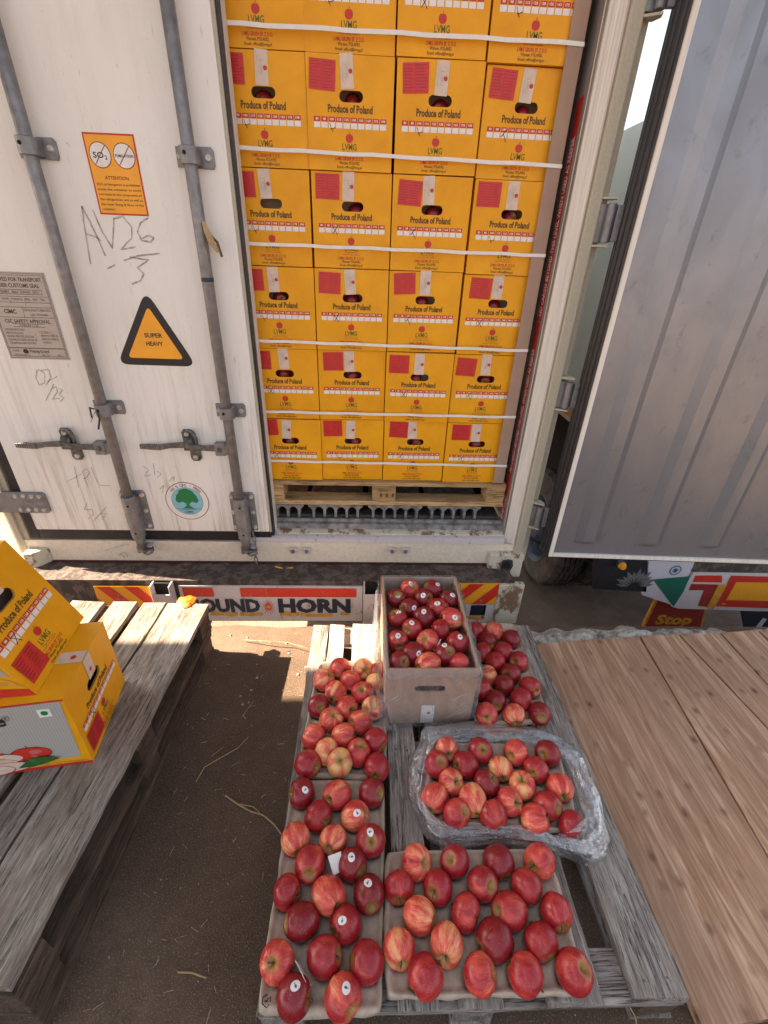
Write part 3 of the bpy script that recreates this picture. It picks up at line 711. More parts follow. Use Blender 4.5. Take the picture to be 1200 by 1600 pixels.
# plate
mb = MB(); px1 = YP(110, 563, DF).x; pz1 = YP(35, 425, DF).z; pz0 = YP(60, 561, DF).z; px0 = YP(18, 560, DF).x; W = px1-px0; H = pz1-pz0
mb.box((px0, DF-.003, pz0), (px1, DF, pz1), 'plate'); yy = DF-.0035
def ln(x0, z0, x1, z1, wd=.0016): mb.ribbon([(px0+W*x0, yy, pz0+H*z0), (px0+W*x1, yy, pz0+H*z1)], wd*1.3, (0, 1, 0), 'plate_ink')
def pt(t, cx, cz, h, wd, al=.5, bd=.0): mb.text(t, (px0+W*cx, yy-.0003, pz0+H*cz), X, Z, h, 'plate_ink', width=wd*W, align=al, bold=bd)
for e in (.015, .035):
    ln(e, e, 1-e, e); ln(e, 1-e, 1-e, 1-e); ln(e, e, e, 1-e); ln(1-e, e, 1-e, 1-e)
pt('APPROVED FOR TRANSPORT', .5, .92, .014, .86, bd=.02); pt('UNDER CUSTOMS SEAL', .5, .855, .014, .74, bd=.02)
pt('CHN/BV  4064  DANN  2021', .5, .785, .010, .66); ln(.12, .76, .88, .76); ln(.12, .81, .88, .81); ln(.88, .76, .88, .81); ln(.12, .76, .12, .81)
pt('TYPE  YEPJ4T6  RFG  FRP  TBL', .55, .70, .010, .70); ln(.04, .67, .96, .67); ln(.04, .615, .96, .615); ln(.04, .735, .96, .735)
pt('CIMC', .27, .565, .016, .20, bd=.03); pt('MANUFACTURER NO.', .72, .585, .009, .44); pt('QD TH4688', .72, .53, .009, .28); ln(.48, .615, .48, .50); ln(.04, .50, .96, .50)
pt('CSC SAFETY APPROVAL', .5, .455, .014, .74, bd=.02); ln(.24, .39, .76, .39); ln(.24, .425, .76, .425); pt('CHN-BV 1122', .5, .407, .008, .3)
for i, t in enumerate(['DATE MANUFACTURED', 'IDENTIFICATION NO', 'MAXIMUM OPERATING GROSS MASS', 'ALLOWABLE STACKING LOAD FOR 1.8G', 'TRANSVERSE RACKING TEST FORCE']): pt(t, .08, .355-.04*i, .008, [.32, .28, .44, .48, .44][i], al=0)
for i, t in enumerate(['12/2021', '34000 KG 74950 LB', '34000 KG 74950 LB', '15240 KG']): pt(t, .64, .33-.04*i, .008, [.16, .28, .28, .14][i], al=0)
ln(.04, .135, .96, .135, .003); pt('OWNER', .08, .10, .007, .12, 0); pt('Hapag-Lloyd', .53, .095, .016, .32, bd=.02)
mb.disc((px0+W*.30, yy-.0003, pz0+H*.095), X, Z, .011, 'black_ink', 16, .009); pt('RFC 4.0', .62, .05, .008, .12); pt('MF 22 MODEL HL', .10, .05, .008, .26, 0); pt('REV 1', .86, .05, .008, .08)
csub(mb, 'data_plate', ldoor)
# tree sticker
mb = MB(); c = YP(293, 783, DF); r = .080; _v0 = 0
mb.disc(c-Y*.001, X, Z, r, 'navy', 40); mb.disc(c-Y*.0014, X, Z, r*.97, 'white', 40); mb.disc(c-Y*.0018+Z*.0, X, Z, r*.73, 'flag_blue', 40); mb.disc(c-Y*.0021, X, Z, r*.715, 'blue_pale', 40)
yy = -.0025
for dx, dz, rr in ((0, .028, .026), (-.022, .014, .020), (.022, .014, .020), (-.032, .004, .013), (.032, .004, .013), (0, .008, .022), (-.012, .032, .018), (.014, .030, .018)):
    mb.disc(c+Y*(yy-abs(dx)*.002-rr*.002)+X*dx*.95+Z*(dz+.002), X, Z, rr*.93, 'green', 18)
mb.sheet([c+Y*(yy-.0004)+X*a+Z*b for a, b in ((-.006, .005), (-.006, -.018), (-.020, -.030), (.020, -.030), (.006, -.018), (.006, .005))], 'green')
mb.ribbon([c+Y*yy+X*a-Z*.0315 for a in (-.048, .048)], .0015, (0, 1, 0), 'navy'); mb.text('ENVIRONMENT FRIENDLY', c+Y*(yy-.0003)-Z*.0355, X, Z, .004, 'navy', width=.06)
mb.text('CIMC', c+Y*(yy-.0003)-Z*.046, X, Z, .008, 'navy', width=.035, bold=.02)
s_ = '100 % CFC - FREE'
for i, ch in enumerate(s_):
    if ch == ' ': continue
    an = R_(90+52-104*i/(len(s_)-1)); ur = X*math.cos(an)+Z*math.sin(an); ut = X*math.sin(an)-Z*math.cos(an)
    if ch == '-': mb.ribbon([c+Y*yy+ur*r*.84-ut*.003, c+Y*yy+ur*r*.84+ut*.003], .0015, (0, 1, 0), 'red_dark')
    else: mb.text(ch, c+Y*yy+ur*r*.84, ut, ur, .011, 'red_dark', bold=.01)
cc0 = YP(293, 783, DF)
mb.v = [Vector((cc0.x+(v.x-cc0.x)*1.28, v.y, cc0.z+(v.z-cc0.z)*1.28)) for v in mb.v]
csub(mb, 'round_sticker', ldoor)
# hand-drawn marks
mb = MB()
def stroke(pxs, wd=.005, dense=6):
    P = [YP(px, py, DF)-Y*.0012 for px, py in pxs]; out = []
    for a, b in zip(P, P[1:]):
        for k in range(dense): out.append(a.lerp(b, k/dense)+Vector((noise.noise(a*40+X*k), 0, noise.noise(b*40+Z*k)))*.0012)
    out.append(P[-1]); mb.ribbon(out, wd, (0, 1, 0), 'grey_ink')
scr = {}
for s in [[(142, 413), (134, 365), (128, 322)], [(128, 322), (150, 365), (165, 400)], [(134, 365), (150, 370), (158, 376)], [(145, 328), (160, 362), (176, 388)], [(176, 388), (178, 340)],
          [(178, 342), (192, 338), (206, 355), (206, 372), (189, 390), (212, 386)], [(232, 340), (220, 348), (215, 362), (222, 376), (236, 378), (241, 371), (232, 368), (219, 374)],
          [(168, 420), (180, 414)], [(194, 407), (215, 400), (250, 396)], [(203, 402), (233, 406), (215, 418), (225, 428), (220, 438), (206, 444)],
          [(58, 578), (56, 590), (62, 602), (70, 598), (70, 584), (62, 578), (58, 578)], [(64, 579), (76, 577), (80, 590), (72, 602)], [(74, 596), (90, 588)], [(72, 626), (84, 600)], [(80, 608), (88, 604), (90, 612), (82, 624), (94, 622)], [(92, 606), (98, 610), (92, 616), (100, 622), (94, 628)],
          [(116, 728), (120, 745), (123, 762)], [(104, 752), (118, 746), (128, 740)], [(128, 738), (134, 732), (140, 738), (136, 746), (130, 748)], [(130, 738), (134, 752), (138, 760)], [(143, 730), (148, 745), (156, 758), (172, 759)],
          [(136, 786), (132, 796), (144, 796), (146, 804), (138, 810)], [(146, 814), (158, 802), (166, 792)], [(156, 802), (166, 802), (160, 812)],
          [(224, 728), (232, 734), (226, 744), (236, 742)], [(240, 724), (242, 742)], [(246, 736), (252, 740), (246, 746)], [(250, 764), (256, 758), (254, 770)], [(264, 752), (272, 744), (272, 752)],
          [(165, 860), (180, 855), (200, 850)], [(185, 868), (196, 862), (200, 870)], [(150, 640), (142, 660)]]:
    cx_, cy_ = s[0]
    scr.setdefault(0 if 300 < cy_ < 450 else 1 if (cx_ < 100 and cy_ < 620) else 2 if (cy_ < 780 and cx_ < 180) else 3 if cy_ < 820 and cx_ < 180 else 4 if cx_ > 220 else 5, []).append(s)
for k_s, ss in scr.items():
    for s_grp in ([ss] if k_s != 4 else [[q] for q in ss]):
        mb = MB()
        for s in s_grp: stroke(s, .0062 if k_s == 0 else .0042)
        csub(mb, 'scribble', ldoor)
# rag, tape and wire on bars
mb = MB(); c = YP(326, 378, b2y-.02)
mb.tube([c+Z*.06-X*.01, c+Z*.03, c+X*.012-Y*.006, c+X*.03-Z*.03], lambda t: .006+.007*math.sin(t*3), 'straw', 6); mb.tube([c+Z*.03, c+X*.03-Z*.0, c+X*.04-Z*.045], .005, 'stem', 6)
csub(mb, 'dry_leaf', ldoor)
mb = MB(); z = YP(326, 437, b2y).z; mb.cyl((b2x, b2y, z-.007), (b2x, b2y, z+.007), .0228, 'navy', n=20); csub(mb, 'tape_wrap', ldoor)
mb = MB(); z = YP(160, 636, b1y).z
mb.tube([(b1x+.026*math.cos(t), b1y-.026*math.sin(t), z+.006*math.sin(3*t)) for t in [k*.5 for k in range(13)]], .0035, 'rubber', 6)
mb.tube([(b1x-.02, b1y-.03, z), (b1x-.035, b1y-.03, z+.006), (b1x-.045, b1y-.02, z-.04)], .0035, 'rubber', 6); mb.tube([(b1x-.01, b1y-.03, z-.01), (b1x-.003, b1y-.04, z-.04), (b1x-.022, b1y-.035, z-.085)], .004, 'rubber', 6)
csub(mb, 'cable_tie', ldoor)
mb = MB(); p = YP(392, 795, DF-.02); q = YP(402, 886, DF-.02)
for k in range(11):
    cc = p.lerp(q, (k+.5)/11)+X*.003*math.sin(k*1.3); L = (p-q).length/11*.66; sdv = (X if k % 2 else Y)
    mb.tube([cc+Z*math.cos(t)*L+sdv*math.sin(t)*.0075 for t in [2*math.pi*i/10 for i in range(10)]], .0024, 'galv', 6, closed=True)
csub(mb, 'chain', ldoor, smooth=True)

# ---- right door, swung wide open
ZD0 = .345; L0 = ZP(857, 870, ZD0); L1 = ZP(1200, 882, ZD0); du = (L1-L0).normalized(); dn = Vector((-du.y, du.x, 0))  # dn points away (+y)
if dn.y < 0: dn = -dn
DW = 1.22
def D(u, d, z): return L0+du*u+dn*d+Z*(z-ZD0)
mb = MB()
fr = .020
def dbox(u0, u1, d0, d1, z0, z1, mat, mbx):
    p = [D(u0, d0, z0), D(u1, d0, z0), D(u1, d1, z0), D(u0, d1, z0)]; mbx.prism(p, (0, 0, z1-z0), mat)
dbox(0, fr, 0, .02, ZD0, 2.95, 'jamb', mb); dbox(fr, DW, 0, .02, ZD0, ZD0+fr, 'jamb', mb); dbox(.004, DW, .02, .085, ZD0+.004, 2.95, 'cream', mb)
rdoor = cpart(mb, 'door', bevel=.003); tag(rdoor, 'open right door showing its smudged stainless steel inside')
# stainless panel with pressed ribs (heightfield)
us = [fr]; ribs = []
for pa, pb in (((904, 838), (948, 838)), ((998, 845), (1043, 845)), ((1092, 850), (1135, 850)), ((1186, 855), (1230, 855))):
    A = YP(*pa, L0.y-.03); B = YP(*pb, L0.y-.05); ribs.append(((A-L0).dot(du), (B-L0).dot(du)))
zbs = ZD0+.075
cols = sorted(set([fr, DW] + [u for a, b in ribs for u in (a, a+.001, a+.037, b-.037, b-.001, b)]))
cols = [u for u in cols if u <= DW]
rows = [ZD0+fr, zbs, zbs+.008, zbs+.016, zbs+.03]+[zbs+.03+(2.93-zbs-.03)*k/14 for k in range(1, 15)]
def rib_h(u, z):
    for a, b in ribs:
        if a < u < b:
            e = min(u-a, b-u); h = min(1, max(0, (e-.001)/.036)); t = min(1, max(0, (z-zbs)/.022)); return .024*h*t*t*(3-2*t)
    return 0
mb = MB(); nc = len(cols)
mb.add([D(u, .012-rib_h(u, z)+.002*noise.noise(Vector((u*3, z*2, 0))), z) for z in rows for u in cols], [(j*nc+i, j*nc+i+1, (j+1)*nc+i+1, (j+1)*nc+i) for j in range(len(rows)-1) for i in range(nc-1)], 'steel')
csub(mb, 'steel_panel', rdoor, smooth=False)
mb = MB()
for d, u, r in ((.020, .006, .014), (.055, .006, .018), (.095, .006, .018), (.125, .010, .016)):
    mb.cyl(D(u, d, ZD0-.005), D(u, d, 2.95), r, 'rubber', n=14)
dbox(.0, .02, .03, .12, ZD0-.004, 2.95, 'rubber', mb); dbox(.0, DW, .04, .11, ZD0-.03, ZD0-.001, 'rubber', mb)
csub(mb, 'gasket', rdoor, smooth=False)
for (pa, pb) in (((945, 318), (945, 380)), ((880, 596), (880, 636)), ((838, 790), (838, 820)), ((1040, -60), (1040, 20))):
    za = YP(*pa, 1.93).z; zb_ = YP(*pb, 1.93).z; m2 = MB()
    m2.box((.835, 1.928, zb_), (.874, 1.95, za), 'galv'); m2.cyl((.875, 1.915, zb_), (.875, 1.915, za), .016, 'galv', n=14)
    m2.prism([(.893, 1.905, zb_+.004), (L0.x+.05, L0.y+.10, zb_+.004), (L0.x+.06, L0.y+.115, zb_+.004), (.893, 1.925, zb_+.004)], (0, 0, za-zb_-.008), 'galv')
    for zz in (za+.012, zb_-.014):
        m2.prism([(.83, 1.93, zz), (.885, 1.90, zz), (.892, 1.925, zz), (.88, 1.955, zz), (.84, 1.955, zz)], (0, 0, .008), 'cream')
    csub(m2, 'hinge', rdoor, bevel=.002)

# ================================================================== TRAILER under the container
BY = 1.78
tr = thing('container_trailer', 'worn truck trailer carrying the white container, painted warning on its tail', 'trailer', (-.4, BY, YARD))
TO = Vector((-.4, BY, YARD))
def tpart(mb, name, parent=tr, **k):
    o = mb.build(name, parent, **k)
    if parent is tr: o.matrix_parent_inverse = Matrix.Translation(-TO)
    return o
zt_ = YP(600, 909, BY).z; zbm = zt_-.27; xa, xb_ = -1.72, YP(806, 905, BY).x
mb = MB(); mb.box((xa, BY+.004, zbm), (xb_, BY+.02, zt_-.002), 'chassis')
nxx = 120
def tp(i, j):
    x = xa+(xb_-xa)*i/nxx; y = BY+.004+(.22*j/8); h = .010*noise.noise(Vector((x*20, y*20, 0)))+.004*noise.noise(Vector((x*70, y*70, 3)))
    return (x, y+(.006*noise.noise(Vector((x*30, 0, 0))) if j == 0 else 0), zt_+h-.004)
mb.add([tp(i, j) for j in range(9) for i in range(nxx+1)], [(j*(nxx+1)+i, j*(nxx+1)+i+1, (j+1)*(nxx+1)+i+1, (j+1)*(nxx+1)+i) for j in range(8) for i in range(nxx)], 'chassis')
for xx in (-1.0, .25): mb.box((xx-.08, BY+.05, -.35), (xx+.08, 8.3, -.12), 'chassis')
tpart(mb, 'rear_beam')
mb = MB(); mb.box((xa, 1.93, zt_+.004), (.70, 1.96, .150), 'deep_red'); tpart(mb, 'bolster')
def ypl(mb, pxs, y, mat): mb.sheet([YP(a, b, BY)+Y*(y-BY) for a, b in pxs], mat)
mb = MB(); p0 = YP(278, 913, BY); p1 = YP(566, 969, BY); mb.box((p0.x, BY-.004, zbm+.01), (p1.x, BY+.004, p0.z-.006), 'white_rust')
sg = tpart(mb, 'painted_panel')
mb = MB(); e = BY-.006
a = YP(285, 917, BY); b = YP(335, 929, BY); c = YP(375, 917, BY); d = YP(557, 930, BY)
rect(mb, a.x, b.x, a.z-.058, a.z, e, 'chip_red'); rect(mb, c.x, d.x, a.z-.058, a.z, e, 'chip_red')
def word(t, pa, pb, hpx):
    a = YP(*pa, BY); b = YP(*pb, BY); mb.text(t, ((a.x+b.x)/2, e-.0006, (a.z+b.z)/2), X, Z, hpx, 'navy', width=b.x-a.x, bold=.055)
word('SOUND', (298, 945), (407, 945), .092); word('HORN', (435, 945), (548, 946), .098)
c = YP(420, 947, BY); c.y = e-.0004
vsx = []
for i in range(28):
    rr = .062 if i % 2 == 0 else .016; an = math.pi*i/14; vsx.append(c+X*rr*.66*math.cos(an)+Z*rr*math.sin(an))
mb.add(vsx+[c], [(i, (i+1) % 28, 28) for i in range(28)], 'chip_red'); mb.disc(c-Y*.0005, X, Z, .011, 'mustard', 12)
for pa, pb in (((330, 957), (350, 957)), ((352, 958), (372, 958)), ((376, 958), (411, 958)), ((438, 957), (468, 958)), ((470, 959), (520, 960)), ((532, 957), (546, 957))):
    a = YP(*pa, BY); b = YP(*pb, BY); mb.ribbon([(a.x, e, a.z), ((a.x+b.x)/2, e, (a.z+b.z)/2-.005), (b.x, e, b.z)], .030, (0, 1, 0), 'mustard')
tpart(mb, 'lettering', sg)
def chevrons(x0, x1, z0, z1, n, lean):
    mb = MB(); mb.box((x0, BY-.004, z0), (x1, BY+.004, z1), 'amber'); W = x1-x0
    for k in range(-1, n+1):
        xs_ = x0+W*(k/n); wd = W/n*.5; q = [(xs_, z0), (xs_+wd, z0), (xs_+wd+lean, z1), (xs_+lean, z1)]
        # clip polygon to the plate in x
        def clip(poly, xc, keep):
            out = []
            for i in range(len(poly)):
                p, r_ = poly[i], poly[(i+1) % len(poly)]; ip = (p[0]-xc)*keep >= 0; ir = (r_[0]-xc)*keep >= 0
                if ip: out.append(p)
                if ip != ir:
                    t = (xc-p[0])/(r_[0]-p[0]); out.append((xc, p[1]+(r_[1]-p[1])*t))
            return out
        q = clip(clip(q, x0, 1), x1, -1) if q else q
        if len(q) >= 3: mb.sheet([(a, BY-.0055, b) for a, b in q], 'chip_red')
    return mb
a = YP(145, 913, BY); b = YP(240, 940, BY); tpart(chevrons(a.x, b.x, b.z-.06, a.z-.01, 2, -.12), 'reflector_plate')
a = YP(713, 911, BY); b = YP(779, 943, BY); tpart(chevrons(a.x-.05, b.x, b.z, a.z-.002, 2, .12), 'reflector_plate')
mb = MB(); a = YP(736, 945, BY); b = YP(757, 961, BY); rect(mb, a.x, b.x, b.z, a.z, BY-.003, 'navy'); a = YP(757, 945, BY); b = YP(776, 966, BY); rect(mb, a.x, b.x, b.z, a.z, BY-.003, 'white_rust')
a = YP(728, 962, BY); b = YP(755, 967, BY); rect(mb, a.x, b.x, b.z, a.z, BY-.003, 'mustard')
mb.box((YP(720, 945, BY).x, BY-.002, zbm), (YP(780, 945, BY).x, BY+.003, YP(740, 944, BY).z), 'white_rust'); tpart(mb, 'painted_panel')
for pa, pb in (((568, 908), (598, 968)), ((238, 908), (274, 925)), ((780, 912), (806, 968))):
    a = YP(*pa, BY); b = YP(*pb, BY); mb = MB(); z0 = zbm if pb[1] > 940 else b.z-.1
    if pa[0] == 780: mb.box((a.x, BY-.012, zbm), (b.x, BY+.02, a.z), 'cream_rust')
    else:
        t = .008; mb.box((a.x, BY-.045, z0), (a.x+t, BY+.004, a.z), 'white_rust'); mb.box((b.x-t, BY-.045, z0), (b.x, BY+.004, a.z), 'white_rust')
        mb.box((a.x+t, BY-.045, z0), (b.x-t, BY-.039, a.z-.05), 'white_rust'); mb.box((a.x+t, BY-.012, z0), (b.x-t, BY-.002, a.z-.004), 'black')
    tpart(mb, 'stake_pocket', bevel=.003)
mb = MB(); mb.tube([YP(430, 885, 1.9), YP(443, 889, 1.89), YP(458, 887, 1.9)], .004, 'orange', 6); tpart(mb, 'cable')
def wheel(parent, cx, cy, cz, r, wd, sub=None, inv=None):
    """tyre with its axle along x; outer sidewall faces -x at cx"""
    mb = MB(); pr = [(0, .60), (.004, .74), (0, .86), (.02, .95), (.06, .99), (wd-.06, .99), (wd-.02, .95), (wd, .86), (wd, .60)]
    n = 72; vs_ = []
    for i in range(n):
        a = 2*math.pi*i/n
        for j, (x_, q) in enumerate(pr):
            k = (r*.018*(1 if (i % 2) else -1)) if j in (3, 4, 5, 6) else 0
            vs_.append((cx+x_, cy+math.cos(a)*(r*q+k*.6), cz+math.sin(a)*(r*q+k*.6)))
    m_ = len(pr); mb.add(vs_, [(i*m_+j, i*m_+j+1, ((i+1) % n)*m_+j+1, ((i+1) % n)*m_+j) for i in range(n) for j in range(m_-1)], 'rubber_dusty')
    for xr in (.075, .115, .155, .195):
        if xr < wd-.05: mb.tube([(cx+xr+.006*((i % 2)*2-1), cy+math.cos(2*math.pi*i/40)*r*.994, cz+math.sin(2*math.pi*i/40)*r*.994) for i in range(40)], .0045, 'black', 4, closed=True)
    ty = mb.build('tyre', parent); 
    mb = MB(); pr = [(.02, .61), (-.006, .60), (.03, .53), (.10, .48), (.10, .30), (.03, .26), (-.02, .20), (-.025, .02)]
    vs_ = [(cx+x_, cy+math.cos(2*math.pi*i/48)*r*q, cz+math.sin(2*math.pi*i/48)*r*q) for i in range(48) for x_, q in pr]; m_ = len(pr)
    mb.add(vs_, [(i*m_+j, i*m_+j+1, ((i+1) % 48)*m_+j+1, ((i+1) % 48)*m_+j) for i in range(48) for j in range(m_-1)], 'rim_blue')
    for k in range(8): mb.cyl((cx+.03, cy+math.cos(k*math.pi/4)*r*.36, cz+math.sin(k*math.pi/4)*r*.36), (cx+.10, cy+math.cos(k*math.pi/4)*r*.36, cz+math.sin(k*math.pi/4)*r*.36), .018, 'galv', n=8)
    rm = mb.build('rim', parent)
    return ty, rm

# ================================================================== NEIGHBOUR TRUCK
NT = thing('parked_truck', 'painted truck parked behind the open container door, pale blue side and flag panel', 'truck', (2.3, 2.2, YARD))
NO = Vector((2.3, 2.2, YARD)); NY = 2.12
def npart(mb, name, parent=None, **k):
    o = mb.build(name, parent or NT, **k)
    if parent is None: o.matrix_parent_inverse = Matrix.Translation(-NO)
    return o
mb = MB(); zc0 = YP(872, 700, 3.0).z+.10
_d = ray(1003, 190); ttop = CAM.z+_d.z*(1.47/_d.x)
mb.box((1.47, 2.75, .62), (3.9, 10, ttop), 'truck_blue'); mb.box((1.465, 2.74, .62), (3.905, 10.01, .74), 'white'); 
npart(mb, 'cargo_box')
mb = MB()
for k in range(7): rect(mb, 1.47+.2*k, 1.62+.2*k, .645, .70, 2.738, 'amber')
mb.sheet([(1.4635, 2.75, .65), (1.4635, 10, .65), (1.4635, 10, .70), (1.4635, 2.75, .70)], 'amber')
npart(mb, 'side_stripe')
mb = MB(); mb.box((1.55, 2.5, -.2), (3.8, 9.8, .60), 'black'); npart(mb, 'chassis_frame')
for cx, cy in ((1.46, 3.22), (1.76, 3.22), (1.46, 4.35)):
    mw = MB(); mw.cyl((cx+.1, cy, YARD+.5), (cx+.25, cy, YARD+.5), .06, 'black'); wh = npart(mw, 'wheel'); wheel(wh, cx, cy, YARD+.50, .50, .25)
def nq(mb, pts, mat, y=NY, th=None):
    P = [YP(a, b, NY) for a, b in pts]
    if th: mb.prism([p+Y*th for p in P], (0, -th, 0), mat)
    else: mb.sheet([p+Y*(y-NY) for p in P], mat)
mb = MB(); nq(mb, [(928, 872), (1012, 875), (1010, 925), (926, 920)], 'rubber', th=.012); mud = npart(mb, 'mud_flap')
mb = MB(); c = YP(990, 916, NY)-Y*.002
for k in range(11):
    an = R_(8+164*k/10); d1 = X*math.cos(an)+Z*math.sin(an); d2 = X*-math.sin(an)+Z*math.cos(an); L = .14 if k % 2 else .12
    mb.sheet([c-Y*.0002*k+d1*.03, c-Y*.0002*k+d1*L*.7+d2*.014, c-Y*.0002*k+d1*L, c-Y*.0002*k+d1*L*.7-d2*.014], 'galv')
npart(mb, 'painted_flower', mud)
mb = MB(); c = YP(972, 884, NY-.03); mb.cyl(c+Y*.03, c, .026, 'galv_dark'); mb.cyl(c, c-Y*.02, .024, 'orange', .016); npart(mb, 'marker_lamp')
mb = MB(); nq(mb, [(1014, 872), (1090, 872), (1072, 905), (1060, 948), (1046, 944), (1004, 930), (1012, 900)], 'flag_white', th=.02); flagp = npart(mb, 'flag_panel')
mb = MB(); nq(mb, [(1020, 905), (1078, 900), (1068, 924), (1052, 948)], 'flag_green', NY-.002)
c = YP(1055, 891, NY)-Y*.002; mb.disc(c, X, Z, .036, 'flag_blue', 28); mb.disc(c-Y*.0005, X, Z, .029, 'white', 28)
for k in range(12):
    an = math.pi*k/12; mb.ribbon([c-Y*.001-X*.029*math.cos(an)-Z*.029*math.sin(an), c-Y*.001+X*.029*math.cos(an)+Z*.029*math.sin(an)], .003, (0, 1, 0), 'flag_blue')
mb.disc(c-Y*.0015, X, Z, .009, 'flag_blue', 12); npart(mb, 'flag_emblem', flagp)
mb = MB(); nq(mb, [(1086, 876), (1260, 882), (1260, 896), (1080, 893)], 'chassis', th=.05)
nq(mb, [(1084, 894), (1260, 897), (1260, 957), (1060, 951), (1050, 948)], 'white_rust', th=.05)
bmp = npart(mb, 'rear_bumper')
mb = MB(); nq(mb, [(1086, 899), (1128, 899), (1128, 910), (1082, 909)], 'chip_red', NY-.002); nq(mb, [(1080, 912), (1122, 913), (1120, 920), (1104, 948), (1090, 946), (1100, 922), (1076, 922)], 'maroon', NY-.0025)
nq(mb, [(1122, 913), (1136, 913), (1114, 952), (1104, 950)], 'mustard', NY-.003)
npart(mb, 'painted_numeral', bmp)
mb = MB(); nq(mb, [(1142, 899), (1260, 902), (1260, 952), (1118, 947)], 'red_ink', NY-.003); nq(mb, [(1150, 909), (1260, 911), (1260, 940), (1134, 937)], 'amber', NY-.0035)
nq(mb, [(1128, 942), (1133, 942), (1133, 944), (1127, 944)], 'amber', NY-.0035); npart(mb, 'reflector_plate', bmp)
mb = MB(); 
P = [YP(a, b, NY+.06) for a, b in [(1026, 935), (1104, 950), (1096, 984), (1004, 980)]]; mb.prism([p+Y*.02 for p in P], (0, -.02, 0), 'mustard'); P2 = [p+(sum(P, Vector())/4-p)*.07-Y*.002 for p in P]; mb.sheet(P2, 'maroon')
c = YP(1053, 968, NY+.06)-Y*.004; mb.text('Stop', c-Z*.01, X, Z, .115, 'mustard', width=.25, bold=.04)
npart(mb, 'mud_flap')
mb = MB(); nq(mb, [(1160, 958), (1260, 960), (1260, 1010), (1168, 1000)], 'navy', th=.02); nq(mb, [(1172, 990), (1192, 965), (1198, 967), (1180, 992)], 'flag_white', NY-.002); npart(mb, 'side_guard')

# ================================================================== CARTON STACK INSIDE
SY = 2.04; BW, BH = .3015, .3135; SB = 1.62-.992
def stadium(cx, cz, w_, h, n=8):
    r = h/2; out = []
    for i in range(n+1): a = -math.pi/2+math.pi*i/n; out.append((cx+w_/2-r+r*math.cos(a), cz+r*math.sin(a)))
    for i in range(n+1): a = math.pi/2+math.pi*i/n; out.append((cx-w_/2+r+r*math.cos(a), cz+r*math.sin(a)))
    return out
def front_face(mb, w_, h, hole, mat, hmat='card_in'):
    st = stadium(*hole); bm = bmesh.new()
    ov = [bm.verts.new((a, 0, b)) for a, b in ((0, 0), (w_, 0), (w_, h), (0, h))]
    oe = [bm.edges.new((ov[i], ov[(i+1) % 4])) for i in range(4)]
    iv = [bm.verts.new((a, 0, b)) for a, b in st]; ie = [bm.edges.new((iv[i], iv[(i+1) % len(iv)])) for i in range(len(iv))]
    bmesh.ops.triangle_fill(bm, use_beauty=True, use_dissolve=False, edges=oe+ie)
    bm.verts.index_update()
    cx, cz, hw, hh = hole
    fs = []
    for f in bm.faces:
        c_ = f.calc_center_median(); f.normal_update()
        inside = abs(c_.x-cx) < hw/2-hh/2 and abs(c_.z-cz) < hh/2
        if inside and all(v.index >= 4 for v in f.verts): continue
        if all(v.index >= 4 for v in f.verts):
            continue
        ids = [v.index for v in f.verts]; fs.append(tuple(ids) if f.normal.y < 0 else tuple(ids[::-1]))
    mb.add([v.co.copy() for v in bm.verts], fs, mat); bm.free()
    n = len(st); mb.add([(a, 0, b) for a, b in st]+[(a, .006, b) for a, b in st], [(i, n+i, n+(i+1) % n, (i+1) % n) for i in range(n)], 'yellow_dk' if hmat == 'card_in' else hmat)
def carton_mesh(mb, w_, h, d, hole, mat='yellow', side='yellow'):
    front_face(mb, w_, h, hole, mat)
    mb.sheet([(0, d, 0), (0, 0, 0), (0, 0, h), (0, d, h)], side); mb.sheet([(w_, 0, 0), (w_, d, 0), (w_, d, h), (w_, 0, h)], side)
    mb.sheet([(0, 0, h), (w_, 0, h), (w_, d, h), (0, d, h)], mat); mb.sheet([(0, d, 0), (w_, d, 0), (w_, 0, 0), (0, 0, 0)], mat); mb.sheet([(w_, d, 0), (0, d, 0), (0, d, h), (w_, d, h)], mat)
    # inner recess behind the hand hole
    mb.box((.02, .07, .02), (w_-.02, .075, h-.02), 'card_in')
